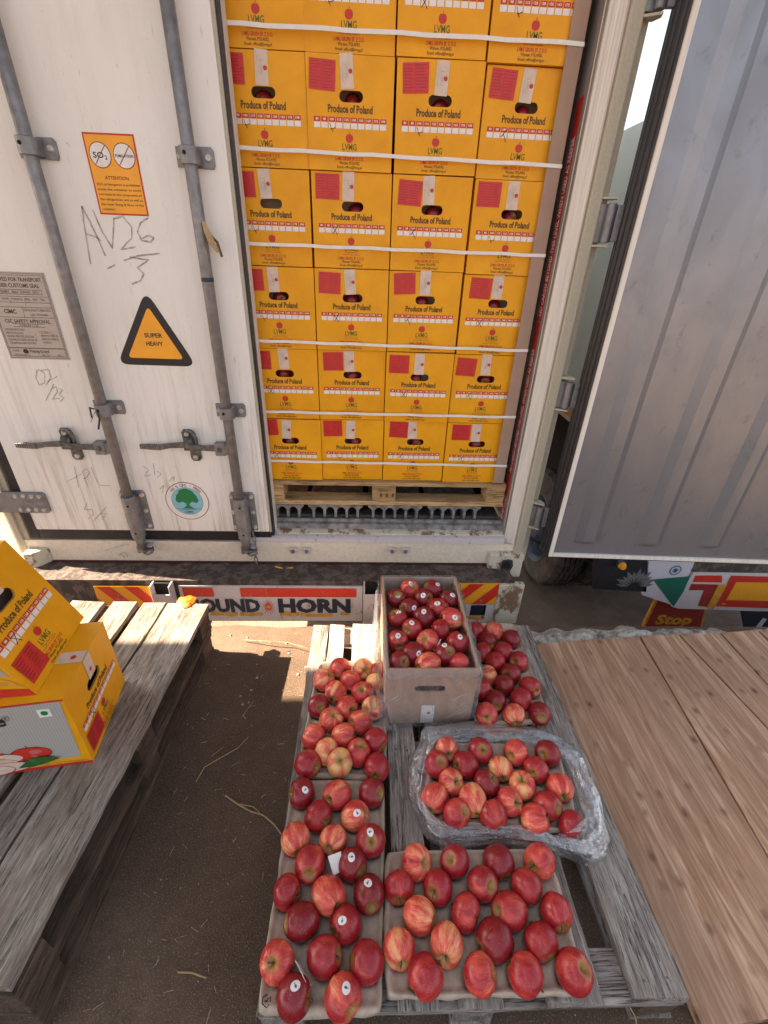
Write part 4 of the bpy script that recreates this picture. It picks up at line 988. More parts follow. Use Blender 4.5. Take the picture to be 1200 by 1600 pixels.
def prints(mb, w_, h, mark, y=-.0008, top=1.0):
    u = lambda a: w_*a
    vz = lambda b: h*(1-b)
    mb.text('Produce of Poland', (u(.50), y, vz(.445)), X, Z, .0225, 'brown_ink', width=w_*.52, bold=.035)
    nums = ['80', '88', '100', '113', '125', '138', '150', '163', '175', '198']
    for i, t in enumerate(nums):
        x0 = u(.075)+i*w_*.0862; x1 = x0+w_*.074
        rect(mb, x0-.0015, x1+.0015, vz(.620), vz(.515), y, 'red_ink') if False else None
        rect(mb, x0, x1, vz(.560), vz(.518), y, 'red_ink'); rect(mb, x0, x1, vz(.616), vz(.566), y, 'white')
        mb.text(t, ((x0+x1)/2, y*1.6, vz(.539)), X, Z, .0068, 'white', width=w_*(.032 if len(t) == 2 else .046), bold=.03)
    x0 = u(.075)+2*w_*.0862; cx = x0+w_*.037; cz = vz(.592)
    if mark is not None:
        pr_ = [[(-.010, .012), (0, 0), (.009, -.014)], [(.008, .014), (-.002, -.002), (-.010, -.012)]] if mark % 3 == 0 else ([[(.006, .016), (-.004, .002), (-.010, -.004)], [(-.002, .004), (.004, -.006), (.010, -.018)]] if mark % 3 == 1 else [[(-.008, .006), (-.002, -.010), (.012, -.006)], [(-.004, -.008), (.004, -.018)]])
        for s in pr_: mb.ribbon([(cx+a, y*2.2, cz+b) for a, b in s], .0026, (0, 1, 0), 'black_ink')
    ap(mb, u(.49), vz(.70), .0125, y); mb.text('LVMG', (u(.49), y, vz(.778)), X, Z, .019, 'olive_ink', width=w_*.17, bold=.012)
    wv = [(u(.40)+w_*.18*k/12, y, vz(.825)+.0018*math.sin(k*1.6)) for k in range(13)]; mb.ribbon(wv, .0014, (0, 1, 0), 'olive_ink')
    mb.text('Polish Fresh Apples', (u(.49), y, vz(.848)), X, Z, .0062, 'red_ink', width=w_*.22)
    mb.text('LVMG GRUPA SP. Z O.O.', (u(.49), y, vz(.888)), X, Z, .0105, 'red_ink', width=w_*.34, bold=.02)
    mb.text('Warsaw, POLAND,', (u(.49), y, vz(.928)), X, Z, .0105, 'brown_ink', width=w_*.25, bold=.01)
    mb.text('Email: office@lvmg.pl', (u(.49), y, vz(.968)), X, Z, .0105, 'brown_ink', width=w_*.30, bold=.01)
def ap(mb, cx, cz, r, y, mat='red_ink', ux=X, uz=Z):
    P = []
    for i in range(20):
        a = 2*math.pi*i/20; rr = r*(1+.12*abs(math.cos(a)))*(1-.22*math.exp(-((a-math.pi/2)/.35)**2)); P.append((cx+rr*math.cos(a)*.95, y, cz+rr*math.sin(a)))
    mb.sheet(P, mat); mb.ribbon([(cx, y, cz+r*.8), (cx+r*.15, y, cz+r*1.45)], r*.18, (0, 1, 0), 'stem')
protos = []
for k in range(4):
    mb = MB(); carton_mesh(mb, BW-.0035, BH-.003, .47, (BW*.505, BH*.655, .082, .031)); prints(mb, BW-.0035, BH-.003, k if k < 3 else None)
    o = mb.build('carton'); protos.append(o.data); bpy.data.objects.remove(o)
def sticker_mesh():
    mb = MB(); rect(mb, 0, .088, 0, .078, 0, 'red')
    for i in range(9):
        for c0 in (.004, .047):
            wd_ = rnd.uniform(.024, .037); rect(mb, c0, c0+wd_, .070-i*.008, .0725-i*.008, -.0004, 'deep_rose')
    rect(mb, .0435, .0443, .003, .075, -.0004, 'red_dark')
    o = mb.build('address_sticker'); me = o.data; bpy.data.objects.remove(o); return me
def tape_mesh():
    mb = MB(); rect(mb, 0, .044, 0, .09, 0, 'tape'); ap(mb, .034, .045, .0065, -.0005, 'red_ink')
    mb.text('LVMG', (.021, -.0005, .045), -Z, X, .010, 'grey_ink', width=.036); mb.text('Polish Fresh Apples', (.008, -.0005, .045), -Z, X, .004, 'grey_ink', width=.055)
    o = mb.build('paper_tape'); me = o.data; bpy.data.objects.remove(o); return me
STK, TAP = [sticker_mesh() for _ in range(3)], tape_mesh()
colx = [-.2135-BW, -.2135, .0895, .395]
rown = ['bottom', 'second', 'third', 'fourth', 'fifth', 'top visible']
coln = ['first', 'second', 'third', 'fourth']
apple_slots = []
for r in range(7):
    for c in range(4):
        if r == 6 and c < 3 and False: continue
        z = SB+r*BH; x = colx[c]+rnd.uniform(-.0035, .0035); y = SY+rnd.uniform(0, .016)+(.004 if c == 0 else 0)
        z += (-.004 if c == 3 else 0)
        o = bpy.data.objects.new('apple_carton', None); o.location = (x, y, z); link(o); o.rotation_euler = (rnd.uniform(-.006, .006), rnd.uniform(-.004, .004), rnd.uniform(-.014, .014))
        if r == 6 and c < 3: lab = 'yellow apple carton cut by the top edge of the photo, %s from the left' % coln[c]
        elif r == 6: lab = 'yellow apple carton cut by the top edge, beside the right container wall'
        else: lab = 'yellow printed apple carton, %s from the left in the %s row above the pallet' % (coln[c], ['first', 'second', 'third', 'fourth', 'fifth', 'sixth'][r])
        tag(o, lab, 'carton', 'yellow cartons stacked inside the container')
        b = bpy.data.objects.new('box_body', protos[rnd.choice([0, 1, 2]) if not (r == 1 and c == 1) else 3]); link(b, o)
        s = bpy.data.objects.new('address_sticker', STK[rnd.randrange(3)]); link(s, o); s.location = ((.012 if c else .0)+rnd.uniform(-.004, .016), -.0022, .225+rnd.uniform(-.006, .006)); s.rotation_euler = (0, rnd.uniform(-.06, .06), 0)
        t = bpy.data.objects.new('paper_tape', TAP); link(t, o); t.location = (.122+rnd.uniform(-.010, .010), -.0015, .221+rnd.uniform(-.004, .004)); t.rotation_euler = (0, rnd.uniform(-.07, .07), 0)
        apple_slots.append((x+BW*.5+rnd.uniform(-.015, .015), y+.052, z+BH*.655-.018, r, c))
        if r < 6: pass
# corner board
mb = MB(); mb.box((.650, SY-.010, SB+.004), (.703, SY-.006, 2.75), 'board_brown'); mb.box((.7015, SY-.006, SB+.004), (.705, SY+.05, 2.75), 'board_brown')
tag(mb.build('corner_board', origin=(.68, SY, SB)), 'brown cardboard corner board down the right edge of the carton stack', 'edge protector')
# straps
for i, (a, b) in enumerate([((345, 35), (905, 68)), ((365, 230), (870, 259)), ((383, 380), (842, 399)), ((398, 532), (815, 548)), ((410, 643), (795, 652)), ((423, 720), (775, 728))]):
    za, zb_ = YP(*a, SY-.013).z, YP(*b, SY-.013).z; mb = MB(); y = SY-.0135; hw = .0058; n = 14
    top = []; bot = []
    for k in range(n+1):
        t = k/n; x = -.50+1.204*t; z = za+(zb_-za)*((x+.46)/1.16)+.0015*math.sin(k*2.1+i); top.append(Vector((x, y, z+hw))); bot.append(Vector((x, y, z-hw)))
    vs_ = top+bot+[p+Y*.0015 for p in top]+[p+Y*.0015 for p in bot]; m_ = n+1
    mb.add(vs_, [(m_+k, m_+k+1, k+1, k) for k in range(n)]+[(2*m_+k, 2*m_+k+1, 3*m_+k+1, 3*m_+k) for k in range(n)]+[(k, k+1, 2*m_+k+1, 2*m_+k) for k in range(n)]+[(3*m_+k, 3*m_+k+1, m_+k+1, m_+k) for k in range(n)], 'strap')
    e = top[-1]; mb.box((e.x-.0005, y, e.z-2*hw), (e.x+.001, SY+.45, e.z), 'strap')
    tag(mb.build('strapping_band', origin=(.1, y, za)), 'white plastic strap round the carton stack, %s from the top' % ['first', 'second', 'third', 'fourth', 'fifth', 'sixth'][i], 'strap', 'white straps round the carton stack')
# stack pallet
def board(name, parent, x0, x1, y0, y1, z0, z1, mat, along='y', rough=.0015, nails=True, seed=0):
    """board mesh: length along local y; placed in parent's frame"""
    L = (y1-y0) if along == 'y' else (x1-x0); W_ = (x1-x0) if along == 'y' else (y1-y0); T = z1-z0
    n = max(2, int(L/.04)); rr = random.Random(seed*131+int(abs(x0)*1000)+int(abs(y0)*777)); bm_v = []
    sd = rr.random()*50
    for k in range(n+1):
        yy = L*k/n; e = rough*(3.0 if k in (0, n) else 1)
        for (sx, sz) in ((0, 0), (1, 0), (1, 1), (0, 1)):
            jx = rough*1.5*noise.noise(Vector((sx*7+sd, yy*9, sz)))*2; jz = rough*.5*noise.noise(Vector((sx*3+sd, yy*6, 9)))
            jy = rr.uniform(-e, e)*1.2 if k in (0, n) else 0
            bm_v.append((sx*W_+jx, yy+jy, sz*T+jz*sz))
    fs = [(3, 2, 1, 0), tuple(4*n+q for q in (0, 1, 2, 3))]
    for k in range(n):
        for q in range(4): fs.append((4*k+q, 4*k+(q+1) % 4, 4*k+4+(q+1) % 4, 4*k+4+q))
    mb = MB(); mb.add(bm_v, fs, mat)
    if nails and W_ > .05:
        for yy in ([.035, L-.035]+([L/2] if L > .5 else [])):
            for q in range(2 if W_ < .11 else 3):
                xx = W_*(.25+.25*q)+rr.uniform(-.008, .008) if W_ >= .11 else W_*(.3+.4*q); c = Vector((xx, yy+rr.uniform(-.015, .015), T+rough*.5))
                mb.cyl(c-Z*.003, c+Z*.0008, .0032, 'galv_dark', n=8)
    o = mb.build(name, parent, bevel=.0022)
    if along == 'y': o.location = (x0, y0, z0)
    else: o.rotation_euler = (0, 0, -math.pi/2); o.location = (x0, y1, z0)
    return o
px_, pxe = -.508, .722; zt2 = SB-.003; zb2 = FZ+.002; hh = zt2-zb2
ps = thing('wooden_pallet', 'fresh pale wooden pallet under the yellow carton stack', 'pallet', (px_, SY-.012, zb2))
board('top_board', ps, 0, pxe-px_, 0, .10, hh-.020, hh, 'wood_fresh', 'x', .0006, nails=False)
for yb in (.45, .90): board('top_board', ps, 0, pxe-px_, yb, yb+.1, hh-.020, hh, 'wood_fresh', 'x', .0006, nails=False)
board('bottom_board', ps, 0, pxe-px_, 0, .10, 0, .024, 'wood_fresh', 'x', .0006, nails=False)
for k, (a, b) in enumerate(((.0, .10), (.545, .665), (1.135, 1.228))):
    board('block', ps, a+.001, b, .002, .12, .0245, hh-.0205, 'wood_fresh', 'x', .0004, nails=False, seed=k)
mb = MB(); 
for k in range(3): rect(mb, .585+.03*k, .597+.03*k, .05, .07, -.0005, 'brown_ink')
mb.text('EPAL', (.605, -.0006, .085), X, Z, .010, 'brown_ink', width=.05); mb.build('branded_mark', ps)
mb = MB(); mb.box((.02, .35, .02), (1.2, 1.0, hh-.03), 'black'); mb.build('shadow_gap', ps) if False else None

# ================================================================== PALLETS ON THE DOCK
PT = .145
def pallet(name, label, loc, rz, tops, L, W_, cross_y, mat, mat2, h=.145, th=.022, group=None, skew=None):
    p = thing(name, label, 'pallet', loc, rz, group)
    for i, (a, b, e0, e1) in enumerate(tops): board('top_board', p, a, b, e0, L+e1, h-th, h, mat, 'y', .0018, seed=i+int(W_*100))
    for i, yc in enumerate(cross_y): board('cross_board', p, 0.004, W_-.004, yc, yc+.10, h-2*th-.001, h-th-.001, mat2, 'x', .0012, nails=False, seed=i)
    bz = h-2*th-.002
    for i, xc in enumerate((0.002, W_/2-.05, W_-.102)):
        board('bottom_board', p, xc, xc+.10, 0, L, 0, .020, mat2, 'y', .0012, nails=False, seed=i+9)
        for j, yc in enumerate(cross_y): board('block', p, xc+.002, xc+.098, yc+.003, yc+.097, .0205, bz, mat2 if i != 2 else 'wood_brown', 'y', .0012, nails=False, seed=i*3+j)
    return p
# centre pallet
c0 = Vector((-.228, .315, 0)); WC = 1.0
tops = [(.002, .072, 0, 0), (.076, .143, .0, 0), (.180, .276, 0, 0), (.318, .412, 0, 0), (.46, .56, 0, 0), (.665, .795, 0, 0), (.868, .998, .004, 0)]
pallet('wooden_pallet', 'weathered grey pallet in the middle carrying the apple trays', c0, 0, tops, 1.215, WC, (.0, .557, 1.115), 'wood_grey', 'wood_grey')
# left pallets (two stacked), slightly turned
LPr = R_(1.6); LT = .27
near = ZP(11, 1546, LT); far = ZP(325, 945, LT); ang = math.atan2(-(far.x-near.x), far.y-near.y)
LPL = (far-near).length; WL = .80
fwd = (far-near).normalized(); rgt = Vector((fwd.y, -fwd.x, 0)); org = near-rgt*WL
seams = []
for pa in (320, 269, 267, 239, 221, 188, 171, 122): seams.append((ZP(pa, 932, LT)-near).dot(rgt)+WL)
tl = [(seams[1], WL, 0, 0), (seams[3]-.02, seams[1]-.009, 0, 0), (seams[5]-.01, seams[4], 0, 0), (seams[7]-.01, seams[6], 0, 0), (.0, .12, 0, 0)]
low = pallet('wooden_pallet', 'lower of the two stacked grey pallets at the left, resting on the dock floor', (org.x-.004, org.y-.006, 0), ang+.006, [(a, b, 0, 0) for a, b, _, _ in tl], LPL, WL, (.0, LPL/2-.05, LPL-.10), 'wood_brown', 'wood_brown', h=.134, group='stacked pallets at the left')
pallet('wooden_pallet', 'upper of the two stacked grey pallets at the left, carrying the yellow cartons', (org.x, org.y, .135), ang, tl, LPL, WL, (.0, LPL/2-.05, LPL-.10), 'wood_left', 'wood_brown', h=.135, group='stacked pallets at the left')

# plywood sheet and planks
def ply(name, q, z0, z1, label, cat, group=None):
    mb = MB(); P = [ZP(a, b, z1) if len(t) == 2 else Vector(t) for t in q for a, b in [t[:2]]]
    mb.prism([p+Z*(z0-z1) for p in P], (0, 0, z1-z0), 'ply'); o = mb.build(name, bevel=.0015, origin=(P[0].x, P[0].y, z0)); return tag(o, label, cat, group)
zp0, zp1 = .012, .045
ply('plywood_sheet', [(834, 1006), (998, 994), (1333, 1570), (1100, 1608)], zp0, zp1, 'large brown plywood sheet with rows of dark nail marks beside the centre pallet', 'plywood')
Zs = [((1001, 994), (1059, 991), (1380, 1330), (1336, 1568)), ((1062, 991), (1123, 988), (1420, 1310), (1384, 1330)), ((1126, 988), (1183, 985), (1450, 1240), (1423, 1308)), ((1186, 985), (1290, 980), (1560, 1230), (1453, 1240))]
nmz = ['first', 'second', 'third', 'fourth']
for i, q in enumerate(Zs):
    ply('wooden_plank', q, zp0, zp1-.002*(i % 2), 'brown wooden plank, %s to the right of the plywood sheet' % nmz[i], 'plank', 'planks beside the plywood sheet')
mb = MB()
for xx in (.95, 1.45, 1.9): mb.box((xx, .36, .001), (xx+.08, 1.5, .0115), 'wood_brown')
tag(mb.build('floor_batten', origin=(.95, .36, 0)), 'dark wooden battens under the plywood sheet', 'batten')

# ================================================================== TRAYS & APPLES
def apple_R(ct, ph, v):
    """radial shape; ct = cos(theta) from the stem end"""
    th = math.acos(max(-1, min(1, ct)))
    r = 1.0+.095*ct-.045*ct*ct
    r *= 1-.42*math.exp(-(th/.30)**2)-.20*math.exp(-((math.pi-th)/.26)**2)
    r *= 1+.018*math.cos(5*ph+v)*(.5-.5*ct)+.028*math.cos(2*ph+v*2)
    r *= 1-.10*max(0, -ct)**2*0
    return r
def apple_mesh(v, el=1.0):
    nu, nv = 40, 26; V_ = []; F_ = []
    for j in range(nv+1):
        th = math.pi*(j/nv); th = th-.12*math.sin(2*th)
        for i in range(nu):
            ph = 2*math.pi*i/nu; r = .0365*apple_R(math.cos(th), ph, v); V_.append((r*math.sin(th)*math.cos(ph), r*math.sin(th)*math.sin(ph), r*math.cos(th)*el))
    for j in range(nv):
        for i in range(nu): F_.append((j*nu+i, (j+1)*nu+i, (j+1)*nu+(i+1) % nu, j*nu+(i+1) % nu))
    me = bpy.data.meshes.new('apple'); me.from_pydata(V_, [], F_); me.materials.append(M['apple'])
    for p in me.polygons: p.use_smooth = True
    return me
AP = [(apple_mesh(v, el), v, el) for v, el in ((.3, 1.02), (1.7, 1.10), (2.9, .93), (4.1, 1.17), (5.2, 1.05), (3.3, .99), (2.2, 1.13))]
mb = MB(); mb.tube([(0, 0, .019), (.001, 0, .028), (.004, .001, .036), (.007, .002, .041)], lambda t: .0011+.0009*t, 'stem', 6); so_ = mb.build('stem', smooth=True); STEM = so_.data; bpy.data.objects.remove(so_)
mb = MB()
for k in range(5): mb.tube([(0, 0, -.0285), (.004*math.cos(k*1.26), .004*math.sin(k*1.26), -.0315), (.006*math.cos(k*1.26+.5), .006*math.sin(k*1.26+.5), -.0322)], lambda t: .0015*(1-t)+.0003, 'stem', 4)
so_ = mb.build('calyx'); CAL = so_.data; bpy.data.objects.remove(so_)
tone_word = {'d': 'dark red', 'r': 'red', 'o': 'orange red', 'y': 'yellow streaked', 'g': 'yellow green'}
tone_col = {'d': (.96, .62), 'r': (.72, .18), 'o': (.41, .0), 'y': (.26, .05), 'g': (.24, .2)}
ordn = ['first', 'second', 'third', 'fourth', 'fifth', 'sixth', 'seventh', 'eighth']
def place_apple(p, tone, sticker, label, group, scale=1.0, axis=None, rr=rnd, details=True):
    me, v, el = AP[rr.randrange(7)]
    o = bpy.data.objects.new('apple', me); link(o); o.location = p
    if axis is None:
        az = rr.uniform(0, 2*math.pi); ti = rr.uniform(.9, 1.7) if rr.random() < .8 else rr.uniform(.2, .8)
        axis = Vector((math.sin(ti)*math.cos(az), math.sin(ti)*math.sin(az), math.cos(ti)))
        if rr.random() < .7: axis.y = -abs(axis.y)
    q = axis.to_track_quat('Z', 'Y'); from_z = q.to_matrix() @ Matrix.Rotation(rr.uniform(0, 6.28), 3, 'Z')
    o.rotation_euler = from_z.to_euler(); s = scale*1.10*rr.uniform(.96, 1.05); o.scale = (s, s, s*rr.uniform(.97, 1.05))
    a, b = tone_col[tone]; o.color = (min(1, max(0, a+rr.uniform(-.10, .10))), min(1, max(0, b+rr.uniform(-.08, .12))), .5, 1)
    tag(o, label, 'apple', group)
    if details:
        if rr.random() < .45: s1 = bpy.data.objects.new('stem', STEM); link(s1, o)
        s2 = bpy.data.objects.new('calyx', CAL); link(s2, o)
    if sticker:
        Mi = from_z.inverted(); d0 = (CAM-Vector(p)).normalized()+Vector(sticker if isinstance(sticker, tuple) else (rr.uniform(-.35, .35), rr.uniform(.1, .55), rr.uniform(.1, .5)))
        d = (Mi @ d0.normalized()).normalized(); u = d.orthogonal().normalized(); w_ = d.cross(u)
        def surf(dd, k):
            dd = dd.normalized(); ct = dd.z; ph = math.atan2(dd.y, dd.x); r = .0365*apple_R(ct, ph, v)*k; return Vector((dd.x*r, dd.y*r, dd.z*r*el))
        mb = MB(); V_ = [surf(d, 1.022)]; nn = 18
        for ring_, f in ((.5, 0), (1.0, 0)):
            for i in range(nn): an = 2*math.pi*i/nn; V_.append(surf(d+(u*math.cos(an)*.27+w_*math.sin(an)*.22)*ring_, 1.022))
        F_ = [(0, 1+i, 1+(i+1) % nn) for i in range(nn)]+[(1+i, 1+nn+i, 1+nn+(i+1) % nn, 1+(i+1) % nn) for i in range(nn)]
        mb.add(V_, F_, 'sticker')
        c2 = [surf(d+(u*math.cos(2*math.pi*i/10)*.055+w_*math.sin(2*math.pi*i/10)*.08)+w_*.03, 1.030) for i in range(10)]
        mb.sheet(c2, 'flag_blue'); c2 = [surf(d+(u*math.cos(2*math.pi*i/10)*.03+w_*math.sin(2*math.pi*i/10)*.03)-w_*.09, 1.030) for i in range(10)]; mb.sheet(c2, 'red_ink')
        so2 = mb.build('sticker', o, smooth=True)
    return o
def tray(name, label, corners, zr, pts, seed, res=(84, 50), group='moulded pulp trays holding apples'):
    """corners: world far-left, far-right, near-right, near-left (rim height zr)"""
    A, B, C_, D_ = [Vector(c) for c in corners]; nu, nv = res
    V_ = []; 
    for j in range(nv+1):
        for i in range(nu+1):
            u = i/nu; v = j/nv; su, sv = 2*u-1, 2*v-1
            su2 = su*(1-.045*abs(sv)**7); sv2 = sv*(1-.03*abs(su)**7)
            u2, v2 = (su2+1)/2, (sv2+1)/2
            p = (A.lerp(B, u2)).lerp(D_.lerp(C_, u2), v2)
            e = min(1-abs(su), 1-abs(sv)) * (.28 if nu > nv else .28)
            dmin = min([(p.x-q[0])**2+(p.y-q[1])**2 for q in pts])**.5
            base = zr-.006
            cup = .030*math.exp(-(dmin/.030)**4)
            h = base-.005-cup+.004*noise.noise(Vector((p.x*30, p.y*30, seed)))
            rim = min(1, e/.016)
            if e < .016: h = zr-.010*(1-rim)**2 - (.006 if e <= .0001 else 0)
            elif e < .03:
                t = (e-.016)/.014; h = zr*(1-t)+h*t
            wob = .0035*noise.noise(Vector((p.x*14, p.y*14, seed+5)))
            # wavy outer edge
            if e < .004:
                ctr = (A+B+C_+D_)/4; dd = (p-ctr).normalized(); p = p+dd*(.006*noise.noise(Vector((p.x*22, p.y*22, seed))))
            V_.append((p.x, p.y, h+wob))
    mb = MB(); mb.add(V_, [(j*(nu+1)+i, (j+1)*(nu+1)+i, (j+1)*(nu+1)+i+1, j*(nu+1)+i+1) for j in range(nv) for i in range(nu)], 'pulp')
    o = mb.build('pulp_tray', smooth=True, origin=((A.x+C_.x)/2, (A.y+C_.y)/2, zr-.04)); so3 = o.modifiers.new('s', 'SOLIDIFY'); so3.thickness = .0022; so3.offset = -1
    return tag(o, label, 'tray', group)
ZR = PT+.030; ZA = PT+.012+.034
def do_tray(tname, label, cpx, rows, phrase, group, seed, z_ap=ZA, zr=ZR, res=(84, 50), scale=1.0, world_corners=None):
    pts = []
    for row in rows:
        for (px, py, *_r) in row: q = ZP(px, py, z_ap); pts.append((q.x, q.y))
    cs = world_corners or [ZP(a, b, zr) for a, b in cpx]
    if label: tray('pulp_tray', label, cs, zr, pts, seed, res)
    n = len(rows); rr = random.Random(seed)
    for ri, row in enumerate(rows):
        for ci, (px, py, tone, *st) in enumerate(row):
            q = ZP(px, py, z_ap); stk = st[0] if st else None; rn = n-1-ri
            rdesc = 'nearest row' if rn == 0 else ('farthest row' if ri == 0 else '%s row from front' % ordn[rn])
            pos = ['leftmost', 'rightmost'][ci] if len(row) == 2 else (('leftmost', 'middle', 'rightmost')[ci] if len(row) == 3 else ('leftmost', 'second from left', 'third from left', 'rightmost')[ci])
            if len(row) == 1: pos = 'only one'
            lab = '%s%s apple, %s in %s, %s' % (tone_word[tone], ' stickered' if stk else '', pos, rdesc, phrase)
            place_apple((q.x, q.y, z_ap+rr.uniform(-.002, .003)), tone, stk, lab, group, scale, rr=rr)
S = 1
A_rows = [[(531, 1044, 'o'), (567, 1045, 'y'), (592, 1049, 'o')], [(505, 1063, 'o'), (547, 1064, 'o'), (586, 1069, 'y')], [(524, 1082, 'y'), (567, 1084, 'o')], [(497, 1103, 'd'), (541, 1106, 'o'), (584, 1107, 'y')],
          [(517, 1125, 'o'), (564, 1129, 'o')], [(489, 1151, 'o'), (536, 1151, 'o'), (585, 1157, 'r')], [(509, 1174, 'y'), (559, 1178, 'r')], [(480, 1193, 'r'), (531, 1193, 'g'), (589, 1197, 'r')]]
B_rows = [[(473, 1239, 'd', (.25, .1, .35)), (528, 1241, 'o'), (579, 1239, 'd')], [(496, 1274, 'r'), (553, 1274, 'o', (.2, .1, .2))], [(461, 1309, 'o'), (521, 1311, 'o'), (579, 1314, 'r', (-.05, .5, .5))],
          [(485, 1349, 'r'), (549, 1350, 'd', (0, .3, .4))], [(447, 1392, 'r'), (512, 1397, 'o'), (576, 1394, 'd', (-.1, .6, .6))], [(474, 1440, 'd'), (542, 1442, 'r', (-.35, .1, .3))],
          [(434, 1502, 'o'), (505, 1495, 'r'), (575, 1503, 'r')], [(457, 1557, 'd', (.2, .5, .6)), (534, 1555, 'o', (.3, .3, .4))]]
C_rows = [[(650, 1347, 'o'), (711, 1346, 'r'), (778, 1345, 'd'), (844, 1345, 'o')], [(623, 1384, 'r'), (685, 1385, 'r'), (753, 1381, 'r'), (821, 1383, 'r')], [(653, 1430, 'o'), (726, 1424, 'r'), (798, 1423, 'r'), (868, 1422, 'r')],
          [(623, 1480, 'o'), (698, 1473, 'y'), (771, 1469, 'd'), (844, 1468, 'r')], [(663, 1528, 'r'), (748, 1522, 'o'), (818, 1521, 'r'), (895, 1518, 'r')]]
D_rows = [[(698, 1170, 'o'), (750, 1174, 'r'), (807, 1176, 'o'), (856, 1177, 'd')], [(682, 1195, 'r'), (729, 1195, 'r'), (782, 1199, 'y'), (838, 1202, 'r')], [(704, 1222, 'o'), (759, 1225, 'd'), (816, 1228, 'y'), (874, 1229, 'o')],
          [(679, 1248, 'o'), (739, 1252, 'y'), (795, 1252, 'o'), (854, 1258, 'r')], [(712, 1271, 'r'), (771, 1275, 'r'), (834, 1279, 'o'), (891, 1287, 'r')]]
k_ = (0, .15, .3)
E_rows = [[(640, 922, 'o', (.15, .5, .6)), (677, 922, 'd', (.6, .5, .5))], [(620, 936, 'd', (.15, .2, .3)), (660, 936, 'd', k_), (701, 938, 'd', (.5, .4, .5))], [(640, 951, 'd', (.5, .0, .1)), (682, 951, 'r', (.0, .3, .5))], [(621, 968, 'r', (.1, .7, .7)), (663, 966, 'd', (0, .5, .5)), (706, 968, 'o', (.3, 0, .2))],
          [(644, 984, 'r', (0, .5, .5)), (687, 985, 'r')], [(621, 1002, 'r', (.05, .3, .5)), (669, 1003, 'o'), (713, 1006, 'r', (.4, .5, .5))], [(647, 1021, 'd', (.45, 0, 0)), (694, 1024, 'd', (0, .9, .7))], [(624, 1036, 'd'), (670, 1038, 'o'), (716, 1038, 'r')]]
F_rows = [[(743, 987, 'r'), (771, 986, 'o')], [(761, 1002, 'd'), (797, 998, 'd')], [(753, 1019, 'r'), (785, 1018, 'r')], [(773, 1036, 'r'), (811, 1033, 'r')], [(761, 1055, 'g'), (798, 1053, 'd')], [(750, 1077, 'r'), (786, 1072, 'd'), (827, 1073, 'r')], [(773, 1095, 'd'), (814, 1092, 'r')], [(760, 1115, 'o'), (802, 1116, 'o'), (843, 1114, 'd')]]
do_tray('A', 'grey pulp tray of apples at the far left of the middle pallet, partly sunlit', [(498, 1031), (604, 1030), (605, 1218), (459, 1212)], A_rows, 'far left tray', 'apples in the far left tray', 11, res=(50, 84), scale=1.03)
do_tray('B', 'grey pulp tray of stickered apples at the near left corner of the middle pallet', [(456, 1214), (602, 1216), (599, 1590), (397, 1585)], B_rows, 'near left tray', 'apples in the near left tray', 12, res=(50, 84))
do_tray('C', 'wide grey pulp tray of apples nearest to the camera at the right', [(599, 1326), (860, 1322), (924, 1552), (599, 1562)], C_rows, 'near right tray', 'apples in the near right tray', 13)
do_tray('D', 'grey pulp tray of apples inside the open plastic bag', [(668, 1158), (872, 1160), (912, 1300), (662, 1285)], D_rows, 'bagged tray', 'apples in the bagged tray', 14, z_ap=ZA+.012, zr=ZR+.012)
do_tray('F', 'grey pulp tray of apples in the shade behind the wrapped carton, at the far right', [(728, 971), (804, 971), (864, 1128), (740, 1134)], F_rows, 'far right tray', 'apples in the far right tray', 16, res=(50, 84))
# ---- open carton E
ET = .425; ex0, ex1, ey0, ey1 = .080, .392, 1.028, 1.525
et = thing('apple_carton', 'brown open carton of apples wrapped in clear film, in the middle of the pallet', 'carton', (ex0, ey0, PT+.001))
mb = MB(); w_, d_, h_ = ex1-ex0, ey1-ey0, ET-PT-.001
front_face(mb, w_, h_, (w_*.49, h_*.66, .108, .030), 'cardboard')
t = .005
[mb.sheet([(0, t, a_), (w_, t, a_), (w_, t, b_), (0, t, b_)][::-1], 'card_in') for a_, b_ in ((.004, h_*.60), (h_*.72, h_))]; mb.box((0, 0.0001, h_-.0005), (w_, t, h_), 'cardboard')
mb.box((0, d_-t, 0), (w_, d_, h_), 'card_in'); mb.box((0, .0051, 0), (t, d_-t, h_), 'card_in'); mb.box((w_-t, .0051, 0), (w_, d_-t, h_), 'card_in'); mb.box((t, t, .002), (w_-t, d_-t, .01), 'card_in')
mb.sheet([(-.0006, 0, 0), (-.0006, d_, 0), (-.0006, d_, h_), (-.0006, 0, h_)][::-1], 'cardboard')
mb.box((w_*.2, .012, h_*.55), (w_*.8, .014, h_*.76), 'rubber')
mb.build('box_body', et)
mb = MB(); rect(mb, .130, .177, .002, .098, -.0015, 'white'); ap(mb, .158, .058, .006, -.0022, 'red_ink'); mb.build('paper_tape', et)
mb = MB(); mb.box((.012, .02, h_-.105), (w_-.012, d_-.02, h_-.098), 'pulp'); mb.build('pulp_liner', et)
rr = random.Random(3)
pr_z = ET-.030
